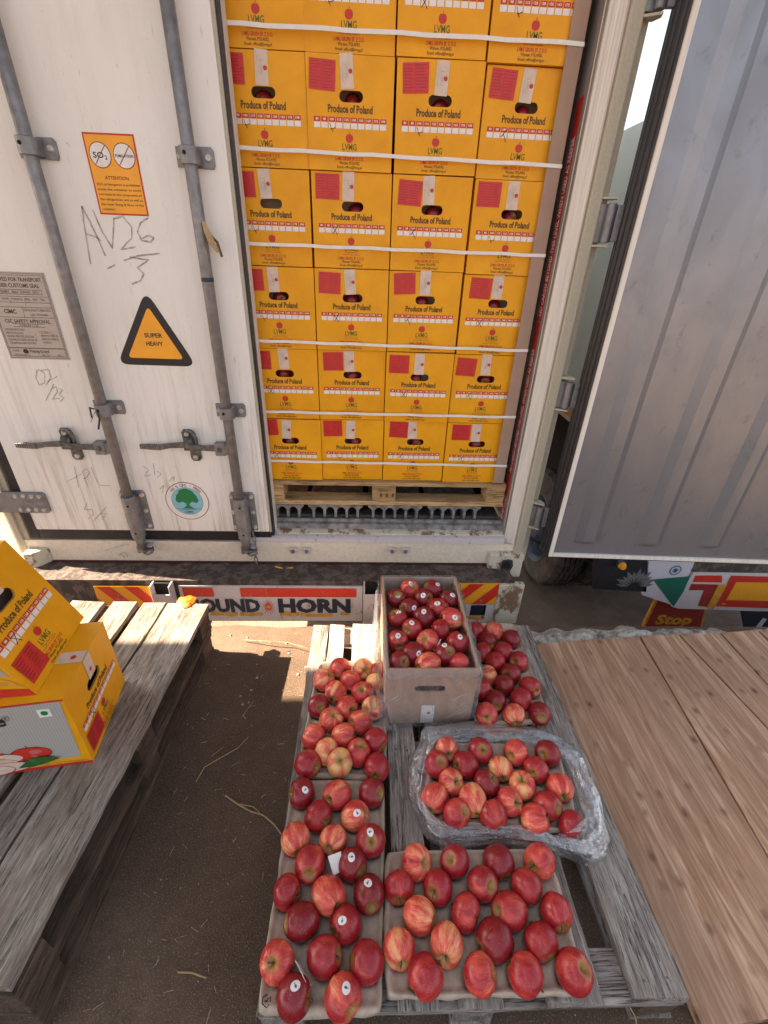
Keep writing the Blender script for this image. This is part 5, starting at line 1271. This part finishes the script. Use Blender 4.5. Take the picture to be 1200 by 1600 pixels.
for ri, row in enumerate(E_rows):
    for ci, (px, py, tone, *st) in enumerate(row):
        q = ZP(px, py, pr_z); q.x = min(max(q.x, ex0+.038), ex1-.038); q.y = min(max(q.y, ey0+.034), ey1-.036)
        rn = 7-ri; rdesc = 'nearest row' if rn == 0 else ('farthest row' if ri == 0 else '%s row from front' % ordn[rn])
        pos = ('leftmost', 'rightmost')[ci] if len(row) == 2 else ('leftmost', 'middle', 'rightmost')[ci]
        place_apple((q.x, q.y, pr_z+rr.uniform(-.003, .003)), tone, st[0] if st else None, '%s%s apple, %s in %s, film wrapped carton' % (tone_word[tone], ' stickered' if st else '', pos, rdesc), 'apples in the film wrapped carton', 1.03, rr=rr)
# film around the carton
mb = MB()
def filmwall(P, n_, seed):
    """P: function(s,t) -> point, subdivided with wrinkles along n_"""
    a, b = 46, 26; V_ = []
    for j in range(b+1):
        for i in range(a+1):
            p, k = P(i/a, j/b); f = .007*noise.noise(Vector((i*.30+j*.22, j*.12, seed)))+.004*noise.noise(Vector((i*.8-j*.35, j*.3, seed+3)))
            V_.append(p+n_*(.006+f*k))
    mb.add(V_, [(j*(a+1)+i, j*(a+1)+i+1, (j+1)*(a+1)+i+1, (j+1)*(a+1)+i) for j in range(b) for i in range(a)], 'film')
filmwall(lambda s, t: (Vector((ex0-.012+(w_+.024)*s-.02*(1-t)*(1-s), ey0-.003-.02*(1-t)*(1-s), PT+.006+(ET-PT)*t)), 1), -Y, 1)
filmwall(lambda s, t: (Vector((ex0-.010-.022*(1-t), ey0-.01+(d_+.02)*s, PT+.006+(ET-PT)*t)), 1), -X, 2)
filmwall(lambda s, t: (Vector((ex1+.006, ey0-.01+(d_+.02)*s, PT+.006+(ET-PT)*t)), 1), X, 3)
# gathered film over the rim
rimp = [(ex0, ey0), (ex1, ey0), (ex1, ey1), (ex0, ey1)]
loop = []
for (a, b) in zip(rimp, rimp[1:]+rimp[:1]):
    for k in range(30): loop.append(Vector((a[0]+(b[0]-a[0])*k/30, a[1]+(b[1]-a[1])*k/30, ET)))
V_ = []; nl = len(loop); ctr = Vector(((ex0+ex1)/2, (ey0+ey1)/2, 0))
for i, p in enumerate(loop):
    dd = Vector((p.x-ctr.x, p.y-ctr.y, 0)); dd = Vector((math.copysign(1, dd.x)*(abs(dd.x) > (ex1-ex0)/2-.002), math.copysign(1, dd.y)*(abs(dd.y) > (ey1-ey0)/2-.002), 0)); dd = dd.normalized() if dd.length else Vector((0, 0, 0))
    for k, (o_, z_) in enumerate(((.010, -.03), (.009, -.004), (.004, .005), (-.004, .006), (-.012, -.004), (-.014, -.03), (-.014, -.06))):
        nz = .004*noise.noise(Vector((i*.7, k*.9, 4))); V_.append(p+dd*(o_+nz)+Z*(z_+nz*(1 if k > 1 else 1)))
mb.add(V_, [(i*7+k, i*7+k+1, ((i+1) % nl)*7+k+1, ((i+1) % nl)*7+k) for i in range(nl) for k in range(6)], 'film')
rc = random.Random(77)  # thin milky ridges added as highlights along the film's creases
for k in range(22):
    x0_ = ex0+w_*rc.random(); z0_ = PT+.02+(ET-PT-.04)*rc.random(); L_ = rc.uniform(.04, .15); an = rc.choice([1.05, 2.0, 1.3, .7])+rc.uniform(-.2, .2)
    P_ = [Vector((x0_+L_*q*math.cos(an)+.004*math.sin(q*5+k), ey0-.0135-.001*math.sin(q*3), z0_+L_*q*math.sin(an))) for q in [j/7 for j in range(8)]]
    P_ = [p for p in P_ if ex0-.01 < p.x < ex1+.01 and PT+.01 < p.z < ET-.004]
    if len(P_) > 2: mb.tube(P_, lambda t, a=rc.uniform(.0005, .0011): a*math.sin(math.pi*min(.98, max(.02, t)))+.0001, 'bag', 5)
# loose corner of film at the lower left
c = Vector((ex0-.02, ey0-.02, PT+.01)); V_ = []
for i in range(9):
    for j in range(7):
        s, t = i/8, j/6; V_.append(Vector((ex0-.055+.11*s*(1-.5*t), ey0-.045+.05*t+.02*math.sin(s*5), PT+.004+.16*t+.012*noise.noise(Vector((i*.9, j*.9, 1))))))
mb.add(V_, [(i*7+j, i*7+j+1, (i+1)*7+j+1, (i+1)*7+j) for i in range(8) for j in range(6)], 'film')
mb.build('plastic_film', et, smooth=True).location = (-ex0, -ey0, -(PT+.001))

# ---- plastic bag round tray D
outer = [(668, 1140), (719, 1131), (788, 1136), (842, 1143), (881, 1160), (908, 1188), (929, 1230), (941, 1278), (950, 1318), (940, 1335), (921, 1343), (895, 1335), (870, 1330), (845, 1322), (800, 1316), (764, 1318), (710, 1319), (680, 1313), (660, 1291), (644, 1258), (638, 1224), (646, 1190), (656, 1160)]
inner = [(690, 1156), (713, 1157), (770, 1158), (830, 1160), (874, 1176), (889, 1200), (903, 1240), (914, 1272), (918, 1288), (914, 1298), (900, 1304), (878, 1305), (860, 1302), (838, 1296), (800, 1291), (752, 1289), (705, 1287), (688, 1280), (672, 1270), (663, 1255), (665, 1230), (670, 1195), (680, 1165)]
def resample(P, n):
    P = [Vector((a, b)) for a, b in P]; out = []
    m_ = len(P)
    for k in range(n):
        t = k/n*m_; i = int(t); f = t-i; p0, p1, p2, p3 = P[i-1], P[i % m_], P[(i+1) % m_], P[(i+2) % m_]
        out.append(.5*((2*p1)+(p2-p0)*f+(2*p0-5*p1+4*p2-p3)*f*f+(3*p1-p0-3*p2+p3)*f**3))
    return out
no = 260; O_ = resample(outer, no); I_ = resample(inner, no); mb = MB(); V_ = []; kk = 18
for i in range(no):
    a = ZP(O_[i].x, O_[i].y, PT+.03); b = ZP(I_[i].x, I_[i].y, PT+.06)
    for k in range(kk+1):
        t = k/kk
        if t < .2: tt = t/.2; p = a.lerp(a, 0).copy(); p.z = PT+.003+.035*tt; off = .004*math.sin(tt*3.14)
        else:
            tt = (t-.2)/.8; p = a.lerp(b, tt); p.z = PT+.034+.026*math.sin(tt*2.3)**.8; off = 0
        f = .012*noise.noise(Vector((i*.045, k*.60, 1)))+.006*noise.noise(Vector((i*.12+k*.25, k*.7, 5)))+.0008*noise.noise(Vector((i*.5, k*.9, 8)))
        dirv = (a-b); dirv.z = 0; dirv = dirv.normalized() if dirv.length > 1e-4 else X
        V_.append(p+dirv*(off+f*.8)+Z*abs(f)*1.1*(1 if t > .1 else .2))
UV_ = [(min(i, no-i)/no*2.0, k/kk) for i in range(no) for k in range(kk+1)]
mb.add(V_, [(i*(kk+1)+k, ((i+1) % no)*(kk+1)+k, ((i+1) % no)*(kk+1)+k+1, i*(kk+1)+k+1) for i in range(no) for k in range(kk)], 'bag')
# flap lying over the corner apple
c = ZP(900, 1296, PT+.06); V_ = []
for i in range(8):
    for j in range(8): s, t = i/7, j/7; V_.append(ZP(884+30*s+6*t, 1302-26*t*(s*.9+.1)-4*s, PT+.088+.010*noise.noise(Vector((i*.6, j*.6, 2)))+.006*s))
mb.add(V_, [(i*8+j, i*8+j+1, (i+1)*8+j+1, (i+1)*8+j) for i in range(7) for j in range(7)], 'bag')
UV_ += [(.3+i*.02, j*.12) for i in range(8) for j in range(8)]
bg_ = mb.build('plastic_bag', smooth=True, origin=tuple(ZP(790, 1225, PT)), uv=UV_); tag(bg_, 'clear crumpled plastic bag rolled open around a tray of apples', 'plastic bag')
# paper slips in trays
def slip(name, pxs, z, label, mats):
    mb = MB(); P = [ZP(a, b, zz) for (a, b), zz in zip(pxs, z)]; c_ = sum(P, Vector())/len(P)
    n_ = (P[1]-P[0]).cross(P[2]-P[0]).normalized()*.0008; mb.prism(P, n_, mats[0])
    if len(mats) > 1: q = [p.lerp(P[1], .0) for p in P]; mb.prism([P[0]+n_*1.5, P[0].lerp(P[1], .25)+n_*1.5, P[3].lerp(P[2], .25)+n_*1.5, P[3]+n_*1.5], n_*.3, mats[1])
    return tag(mb.build(name, origin=tuple(c_)), label, 'paper slip')
slip('paper_slip', [(512, 1338), (533, 1330), (534, 1361), (521, 1368)], [ZR+.05, ZR+.05, ZR+.03, ZR+.03], 'small white paper slip standing among the apples of the near left tray', ['white'])
slip('paper_slip', [(461, 1500), (468, 1506), (487, 1540), (478, 1534)], [ZR+.045, ZR+.02, ZR+.02, ZR+.045], 'green and white paper slip beside a dark apple in the near left tray', ['white', 'leaf'])
slip('paper_slip', [(687, 1000), (689, 998), (683, 1018), (677, 1017)], [ET-.01, ET-.0, ET-.02, ET-.03], 'small white paper slip between apples in the film wrapped carton', ['white'])
mb = MB()
def hand(pxs): mb.ribbon([ZP(a, b, ZR-.004)+Z*.010 for a, b in pxs], .0035, (0, 0, 1), 'black_ink')
hand([(419, 1556), (412, 1560), (410, 1570), (417, 1577), (421, 1572)]); hand([(418, 1564), (424, 1560), (423, 1568)]); hand([(414, 1566), (419, 1567)])
for o in bpy.data.objects:
    if o.name.startswith('pulp_tray') and 'near left corner' in o.get('label', ''): tb = o
mk = mb.build('pen_mark', tb); mk.location = -tb.location

# ================================================================== CARTONS ON THE LEFT PALLET
def art_side(mb, L, h, kind):
    """long side: local x from 0 (corner with the printed end) to -L, at y=0 facing -y"""
    y = -.001
    P = lambda a, b, k=1: (-a*L, y*k, b*h)
    if kind == 0:
        mb.sheet([P(.0, .0), P(.0, .035), P(.3, .04), P(1, .10), P(1, 0)][::-1], 'red_ink')
        mb.sheet([P(.02, .045), P(.02, .062), P(.5, .10, 1), P(1, .2), P(1, .10), P(.3, .041)], 'mustard')
        mb.sheet([P(.045, .13, 1), P(.02, 1, 1), P(1, 1), P(1, .2), P(.5, .105)], 'grey_corr')
        mb.sheet([P(0, .98, 1.6), P(0, 1, 1.6), P(1, 1, 1.6), P(1, .96, 1.6), P(.3, .975, 1.6)], 'red_ink')
        c = P(.115, .845, 2); rect(mb, c[0]-.016, c[0]+.016, c[2]-.016, c[2]+.016, y*2, 'white'); mb.disc((c[0], y*2.6, c[2]), X, Z, .009, 'green', 18)
        def oval(a_, b_, rx, ry, m_, k, sk=0, n=30):
            c_ = P(a_, b_, k); mb.sheet([(c_[0]+rx*math.cos(t)*(1+.08*math.cos(2*t)), c_[1], c_[2]+ry*math.sin(t)*(1-.10*math.exp(-((t-math.pi/2)/.3)**2))+sk*math.cos(t)) for t in [2*math.pi*i/n for i in range(n)]], m_)
        for (a_, b_) in ((.285, .27), (.50, .26)):
            oval(a_, b_, .050, .032, 'red_dark', 2.2); oval(a_-.004, b_+.008, .047, .028, 'chip_red', 2.6); oval(a_-.03, b_+.03, .016, .010, 'red_light', 3.0)
            mb.ribbon([P(a_, b_+.09, 3), P(a_+.008, b_+.135, 3)], .003, (0, 1, 0), 'stem')
        for i_, (a_, b_, rx) in enumerate(((.43, .235, .048), (.47, .17, .052), (.42, .115, .056), (.50, .09, .05))):
            oval(a_, b_, rx, .024, 'chip_red', 3.2+i_); oval(a_, b_+.006, rx*.96, .021, 'tape', 3.6+i_); oval(a_+.02, b_+.006, rx*.3, .007, 'amber', 3.9+i_)
        mb.sheet([P(.15, .165, 7), P(.22, .23, 7), P(.30, .215, 7), P(.38, .09, 7), P(.30, .085, 7), P(.22, .12, 7)], 'leaf')
        mb.ribbon([P(.15, .165, 7.5), P(.25, .16, 7.5), P(.37, .10, 7.5)], .0016, (0, 1, 0), 'green')
        mb.text('e', P(.345, .78, 2), (X+Z*.1).normalized(), Z, .034, 'black_ink', bold=.03); mb.text('R', P(.305, .83, 2), X, Z, .009, 'black_ink'); mb.add(*[([Vector(p)-Y*.0002 for p in ring(Vector(P(.305, .83, 2)), .008, .008, .0092, .0092, 16)[0]]), ring(Vector(P(.305, .83, 2)), .008, .008, .0092, .0092, 16)[1]], 'black_ink')
    else:
        mb.sheet([P(0, 0), P(0, .08), P(.12, .10), P(1, .2), P(1, 0)][::-1], 'red_ink'); mb.sheet([P(.0, .10, 1.3), P(.04, .20, 1.3), P(.30, .42, 1.3), P(1, .6, 1.3), P(1, .40, 1.3), P(.12, .16, 1.3)], 'mustard')
        mb.sheet([P(.02, .24, 1.0), P(0.02, 1, 1.0), P(1, 1), P(1, .62), P(.30, .44)], 'grey_corr')
def loose_carton(corner, rz, w_, h, L, kind, label, shear=0, lid=None):
    t = thing('apple_carton', label, 'carton', corner, rz)
    mb = MB(); carton_mesh(mb, w_, h, L, (w_*.50, h*.68, .088, .034)); prints(mb, w_, h, 0)
    # turn so that the printed end faces +x: local (x,y,z)->( -y , x , z)
    mb.v = [Vector((-v.y, v.x, v.z)) for v in mb.v]
    m2 = MB(); art_side(m2, L, h, kind)
    for a in (mb, m2): a.v = [Vector((v.x-shear*v.z/h, v.y, v.z)) for v in a.v]
    mb.build('box_body', t); m2.build('printed_side', t)
    def rot(mx): mx.v = [Vector((-v.y-shear*v.z/h, v.x, v.z)) for v in mx.v]; return mx
    m3 = MB(); q = [(v[0], v[1]) for v in ((.045, .085), (.105, .34), (.20, .30), (.15, .02))]
    bx, bz, s = w_*.06, h*.07, .088; rect(m3, bx, bx+s, bz, bz+.076, -.002, 'red')
    for i in range(7):
        for c0 in (.004, .047): rect(m3, bx+c0, bx+c0+rnd.uniform(.02, .034), bz+.066-i*.009, bz+.0685-i*.009, -.0025, 'red_dark')
    rot(m3).build('address_sticker', t)
    m3 = MB(); rect(m3, w_*.43, w_*.43+.044, h*.73, h, -.0018, 'tape'); ap(m3, w_*.50, h*.82, .0065, -.0024); 
    if kind == 0: m3.sheet([(w_*.43, 0, h+.0015), (w_*.43+.044, 0, h+.0015), (w_*.43+.044, .09, h+.0015), (w_*.43, .09, h+.0015)], 'tape'); m3.disc((w_*.5, .03, h+.002), X, Y, .008, 'red_ink', 16)
    rot(m3).build('paper_tape', t)
    return t
n0 = ZP(146, 1190, LT+.001); f0 = ZP(195.5, 1064, LT+.001)
lw = (f0-n0).length; rz0 = math.atan2(-(f0.x-n0.x), f0.y-n0.y)
loose_carton(n0, rz0, lw, .285, .50, 0, 'lower yellow apple carton on the left pallet, apple picture on its side')
n1_ = ZP(57, 1085, LT+.2875); f1_ = ZP(131, 964, LT+.2875); uw = (f1_-n1_).length; rz1 = math.atan2(-(f1_.x-n1_.x), f1_.y-n1_.y)
loose_carton(n1_, rz1, uw, .31, .48, 1, 'upper yellow apple carton leaning over on top of another at the left', shear=.125)

# orange pulp blob on the left pallet
c = ZP(291, 939, LT+.004); mb = MB(); V_ = []; nn = 28; rings = 7
for j in range(rings+1):
    for i in range(nn):
        a = 2*math.pi*i/nn; r = (.006+.030*j/rings)*(1+.35*noise.noise(Vector((math.cos(a)*1.5, math.sin(a)*1.5, 3))))
        V_.append(c+X*r*math.cos(a)*1.15+Y*r*math.sin(a)*1.0+Z*(.010*(1-(j/rings)**2)+.004*noise.noise(Vector((math.cos(a)*3, math.sin(a)*3, j*.7)))*(j < rings)))
mb.add(V_, [(j*nn+i, (j+1)*nn+i, (j+1)*nn+(i+1) % nn, j*nn+(i+1) % nn) for j in range(rings) for i in range(nn)]+[tuple(range(nn))], 'orange_pulp')
tag(mb.build('squashed_fruit', smooth=True, origin=tuple(c)), 'squashed orange fruit pulp on the far end of the left pallet', 'fruit scrap')
# straw
def straw(pxs, r, label, zf=.004):
    P = [ZP(a, b, zf)+Z*(.006*math.sin(k*1.7)**2) for k, (a, b) in enumerate(pxs)]; out = []
    for a, b in zip(P, P[1:]): out += [a.lerp(b, k/4) for k in range(4)]
    mb = MB(); mb.tube(out+[P[-1]], r, 'straw', 5); tag(mb.build('straw_stalk', smooth=True, origin=tuple(P[0])), label, 'straw', 'loose straw on the dock floor')
straw([(306, 1222), (320, 1200), (345, 1184), (372, 1170), (388, 1152)], .0018, 'long curved straw stalk on the floor left of the far left tray')
straw([(330, 1182), (350, 1168)], .0009, 'short thin straw fragment above the curved stalk on the floor')
straw([(352, 1243), (372, 1258), (392, 1268), (412, 1275), (428, 1288), (440, 1304)], .0028, 'thick bent straw stalk on the floor reaching the near left tray')
straw([(372, 1256), (396, 1262), (406, 1270)], .0018, 'thin straw stalk lying across the thick bent stalk on the floor')
straw([(278, 1519), (300, 1521), (323, 1528)], .0022, 'short straw stalk on the empty floor near the bottom of the photo')
straw([(378, 1120), (388, 1108), (396, 1096)], .0012, 'fine straw stalk on the sunlit edge of the floor')
straw([(322, 1600), (330, 1578)], .0010, 'fine straw stalk at the bottom edge of the floor')
mb = MB(); P = [ZP(a, b, z) for a, b, z in ((380, 1000, .01), (420, 1002, .03), (450, 1004, .03), (480, 1013, .03))]; mb.tube(P, .002, 'wood_pale', 6); tag(mb.build('wire_scrap', origin=tuple(P[0])), 'pale thin rod lying on the floor below the painted trailer sign', 'scrap')
mb = MB(); P = [ZP(a, b, z) for a, b, z in ((985, 1575, .12), (993, 1590, .06), (996, 1610, .0))]; mb.tube(P, .0015, 'straw', 6); tag(mb.build('twine', origin=tuple(P[2])), 'thin twine hanging from the near right corner of the middle pallet', 'twine')
# crumbs of grit on the floor: countless
mb = MB(); rr = random.Random(21)
for k in range(900):
    x = rr.uniform(-.9, 1.2); y = rr.uniform(.2, 1.62); r = rr.uniform(.0008, .0028); c = Vector((x, y, r*.5))
    mb.add([c+X*r, c-X*r+Y*r, c-Y*r, c+Z*r], [(0, 1, 3), (1, 2, 3), (2, 0, 3), (0, 2, 1)], rr.choice(['straw', 'conc', 'floor', 'floor']))
for k in range(150):
    x = rr.uniform(-.65, -.2) if k % 3 else rr.uniform(-.7, 1.1); y = rr.uniform(.25, 1.6); L_ = rr.uniform(.006, .028); an = rr.uniform(0, 6.28); p = Vector((x, y, .0015)); q = p+Vector((math.cos(an)*L_, math.sin(an)*L_, rr.uniform(0, .003)))
    mb.tube([p, p.lerp(q, .5)+Z*.001, q], rr.uniform(.0004, .0010), rr.choice(['straw', 'wood_pale', 'wood_brown', 'conc']), 4)
for k in range(60):
    x = rr.uniform(-.7, .9); y = rr.uniform(1.2, 1.64); r = rr.uniform(.003, .008); c = Vector((x, y, r*.3)); vv = [c+Vector((math.cos(a)*r*rr.uniform(.7, 1.2), math.sin(a)*r*rr.uniform(.7, 1.2), 0)) for a in (0, 1.2, 2.5, 3.8, 5.1)]
    mb.add(vv+[c+Z*r*.6], [(i, (i+1) % 5, 5) for i in range(5)], 'conc')
tag(mb.build('floor_grit'), 'scattered grit and crumbs over the dark dock floor', 'grit', kind='stuff')
# apples glimpsed through hand holes
rr = random.Random(5)
for (x, y, z, r, c) in apple_slots:
    if r == 6 or (r == 3 and c == 0): continue
    place_apple((x, y, z), 'd', None, 'apple seen through hand hole of %s carton from left, %s row above pallet' % (coln[c], ['first', 'second', 'third', 'fourth', 'fifth', 'sixth'][r]), 'apples seen through carton hand holes', .86, rr=rr, details=False)
